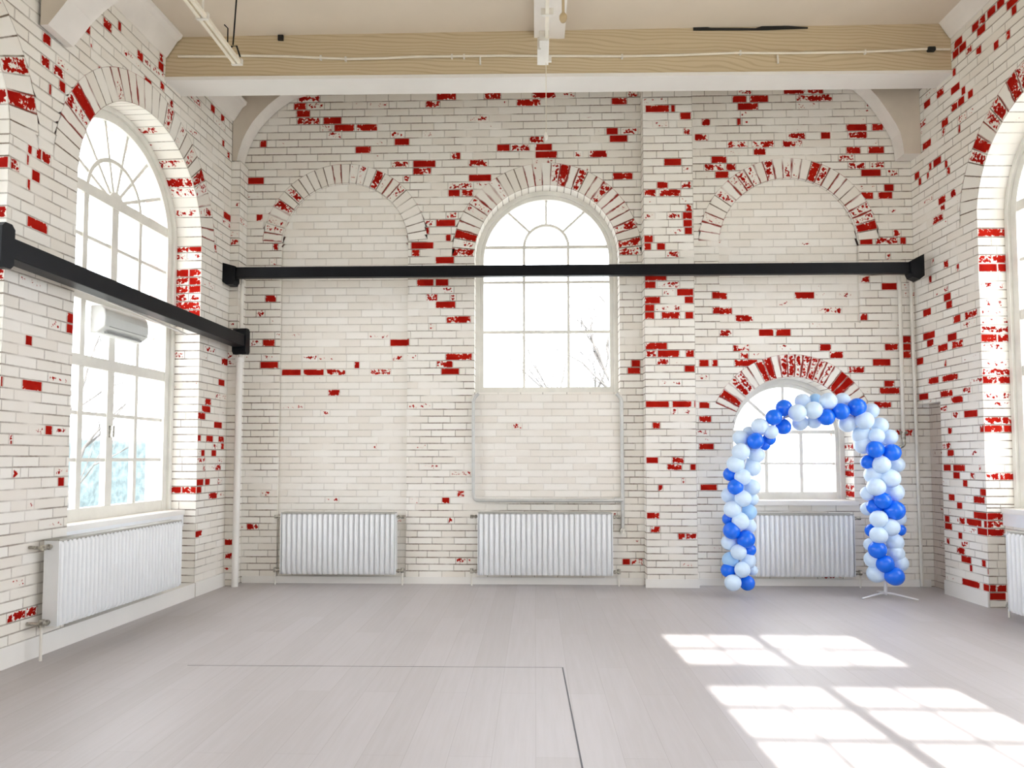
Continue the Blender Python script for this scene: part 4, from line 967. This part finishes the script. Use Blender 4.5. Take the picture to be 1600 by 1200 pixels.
def stand(cx):
    for ang in (197, 330, 80):
        m = MB(); t = math.radians(ang); d = Vector((math.cos(t), math.sin(t), 0)); L_ = .27
        m.tube([Vector((cx, YA + .01, .05)), Vector((cx, YA + .01, .045)) + d * .06, Vector((cx, YA + .01, .008)) + d * L_], [.012, .011, .008], 8); part('stand_leg', m, M_leg, arch, 'white metal stand leg')
stand(cxp)
m = MB(); m.tube([Vector((cxp, YA + .01, .03)), Vector((cxp, YA + .01, .15))], .015, 10); part('stand_pole', m, M_leg, arch, 'white metal stand pole')
tag(arch, 'blue and white balloon arch on a thin stand before the small window', 'balloon arch')

# ================================================================== OUTSIDE
M_grass = plain('winter_lawn', (.36, .37, .33), .9, scale=3, var=.2)
M_hedge = plain('hedge_leaves', (.11, .15, .155), .8, scale=5, var=.35, bmp=.15)
M_bark = plain('tree_bark', (.10, .095, .09), .9, var=.2)
m = MB(); n = 1
m.add([(-60, -60, -.55), (60, -60, -.55), (60, 70, -.55), (-60, 70, -.55)], [(0, 1, 2, 3)])
tag(m.build('ground', M_grass), kind='structure')
def hedge(x, y, L_, D, H_, seed, label, ang=0.0):
    b = bmesh.new(); bmesh.ops.create_cube(b, size=1); bmesh.ops.scale(b, vec=(D, L_, H_), verts=b.verts)
    bmesh.ops.subdivide_edges(b, edges=b.edges, cuts=24, use_grid_fill=True)
    from mathutils import noise as mn
    for v in b.verts:
        q = v.co * 3.1 + Vector((seed, 0, 0)); k = mn.noise(q) * .22 + mn.noise(q * 3.3) * .05
        v.co += v.co.normalized() * k
    me = bpy.data.meshes.new('hedge'); b.to_mesh(me); b.free(); me.materials.append(M_hedge)
    for p_ in me.polygons: p_.use_smooth = True
    o = bpy.data.objects.new('hedge', me); COL.objects.link(o); o.location = (x, y, -.6 + H_ / 2); o.rotation_euler = (0, 0, ang)
    return tag(o, label, 'hedge')
hedge(-11.5, 14.5, 14, 1.6, 2.35, 3, 'clipped dark green hedge on the lawn outside the left wall window')
def tree(x, y, H_, seed, label):
    rg = random.Random(seed); m = MB()
    def grow(p, d, L_, r, lv):
        pts = [p]; q = p.copy(); dd_ = d.copy()
        for i in range(3):
            dd_ = (dd_ + Vector((rg.uniform(-.18, .18), rg.uniform(-.18, .18), rg.uniform(-.02, .1)))).normalized(); q = q + dd_ * (L_ / 3); pts.append(q.copy())
        m.tube(pts, [r, r * .85, r * .7, r * .55], 6 if lv < 2 else 4, cap=False)
        if lv >= 4: return
        for k in range(4 if lv == 0 else 3):
            i = rg.choice((1, 2, 3)) if k else 3
            nd_ = (dd_ + Vector((rg.uniform(-.9, .9), rg.uniform(-.9, .9), rg.uniform(-.25, .5)))).normalized()
            grow(pts[i], nd_, L_ * rg.uniform(.6, .78), r * .5, lv + 1)
    o0 = Vector((x, y, -.6)); grow(o0, Vector((0, 0, 1)), H_ * .34, H_ * .016, 0)
    root = m.build('bare_tree', M_bark, None, origin=o0)
    return tag(root, label, 'tree')
tree(2.6, 17, 8.5, 4, 'bare winter tree outside the small window behind the balloon arch')
tree(1.2, 24, 9, 9, 'bare winter tree outside the tall middle window')
tree(-8.6, 12.5, 6.5, 12, 'bare winter tree by the hedge outside the left window')

# ================================================================== LIGHT
W_ = bpy.data.worlds.new('daylight'); S.world = W_; W_.use_nodes = True; nt = W_.node_tree
bg = nt.nodes['Background']; bg.inputs[0].default_value = (.915, .95, 1.0, 1); bg.inputs[1].default_value = 6.3
sun = bpy.data.lights.new('sun', 'SUN'); sun.energy = 11; sun.angle = math.radians(.5); sun.color = (1, .96, .90)
so = bpy.data.objects.new('sun', sun); COL.objects.link(so)
v = Vector((sdir.x * math.cos(SE), sdir.y * math.cos(SE), -math.sin(SE)))
so.rotation_mode = 'QUATERNION'; so.rotation_quaternion = v.to_track_quat('-Z', 'Y'); so.location = (0, -20, 12)
def portal(W, c, w, z0, z1, off):
    l = bpy.data.lights.new('window_portal', 'AREA'); l.shape = 'RECTANGLE'; l.size = 2 * w; l.size_y = z1 - z0; l.cycles.is_portal = True
    o = bpy.data.objects.new('window_portal', l); COL.objects.link(o); o.location = W.p(c, (z0 + z1) / 2, off)
    o.rotation_mode = 'QUATERNION'; o.rotation_quaternion = W.n.to_track_quat('-Z', 'Z')
for c in L_CS: portal(WL, c, LW, LZB, LZC + LW, -T - .02)
for c in R_CS: portal(WR, c, RW, RZB, RZC + RW, -T - .02)
portal(WB, c2, w2, zb2, zc2 + w2, -T - .02); portal(WB, c4, w4, zb4, zc4 + w4, -T - .02)
portal(rearb, (wx0 + wx1) / 2, (wx1 - wx0) / 2, zbot_w, ztop_w, -.3)

S.view_settings.view_transform = 'Standard'; S.view_settings.look = 'None'; S.view_settings.gamma = 1; S.view_settings.use_curve_mapping = False
S.view_settings.exposure = 0.47
cy = S.cycles; cy.use_denoising = True; cy.denoiser = 'OPENIMAGEDENOISE'; cy.max_bounces = 10; cy.diffuse_bounces = 6; cy.transparent_max_bounces = 16; cy.sample_clamp_indirect = 8
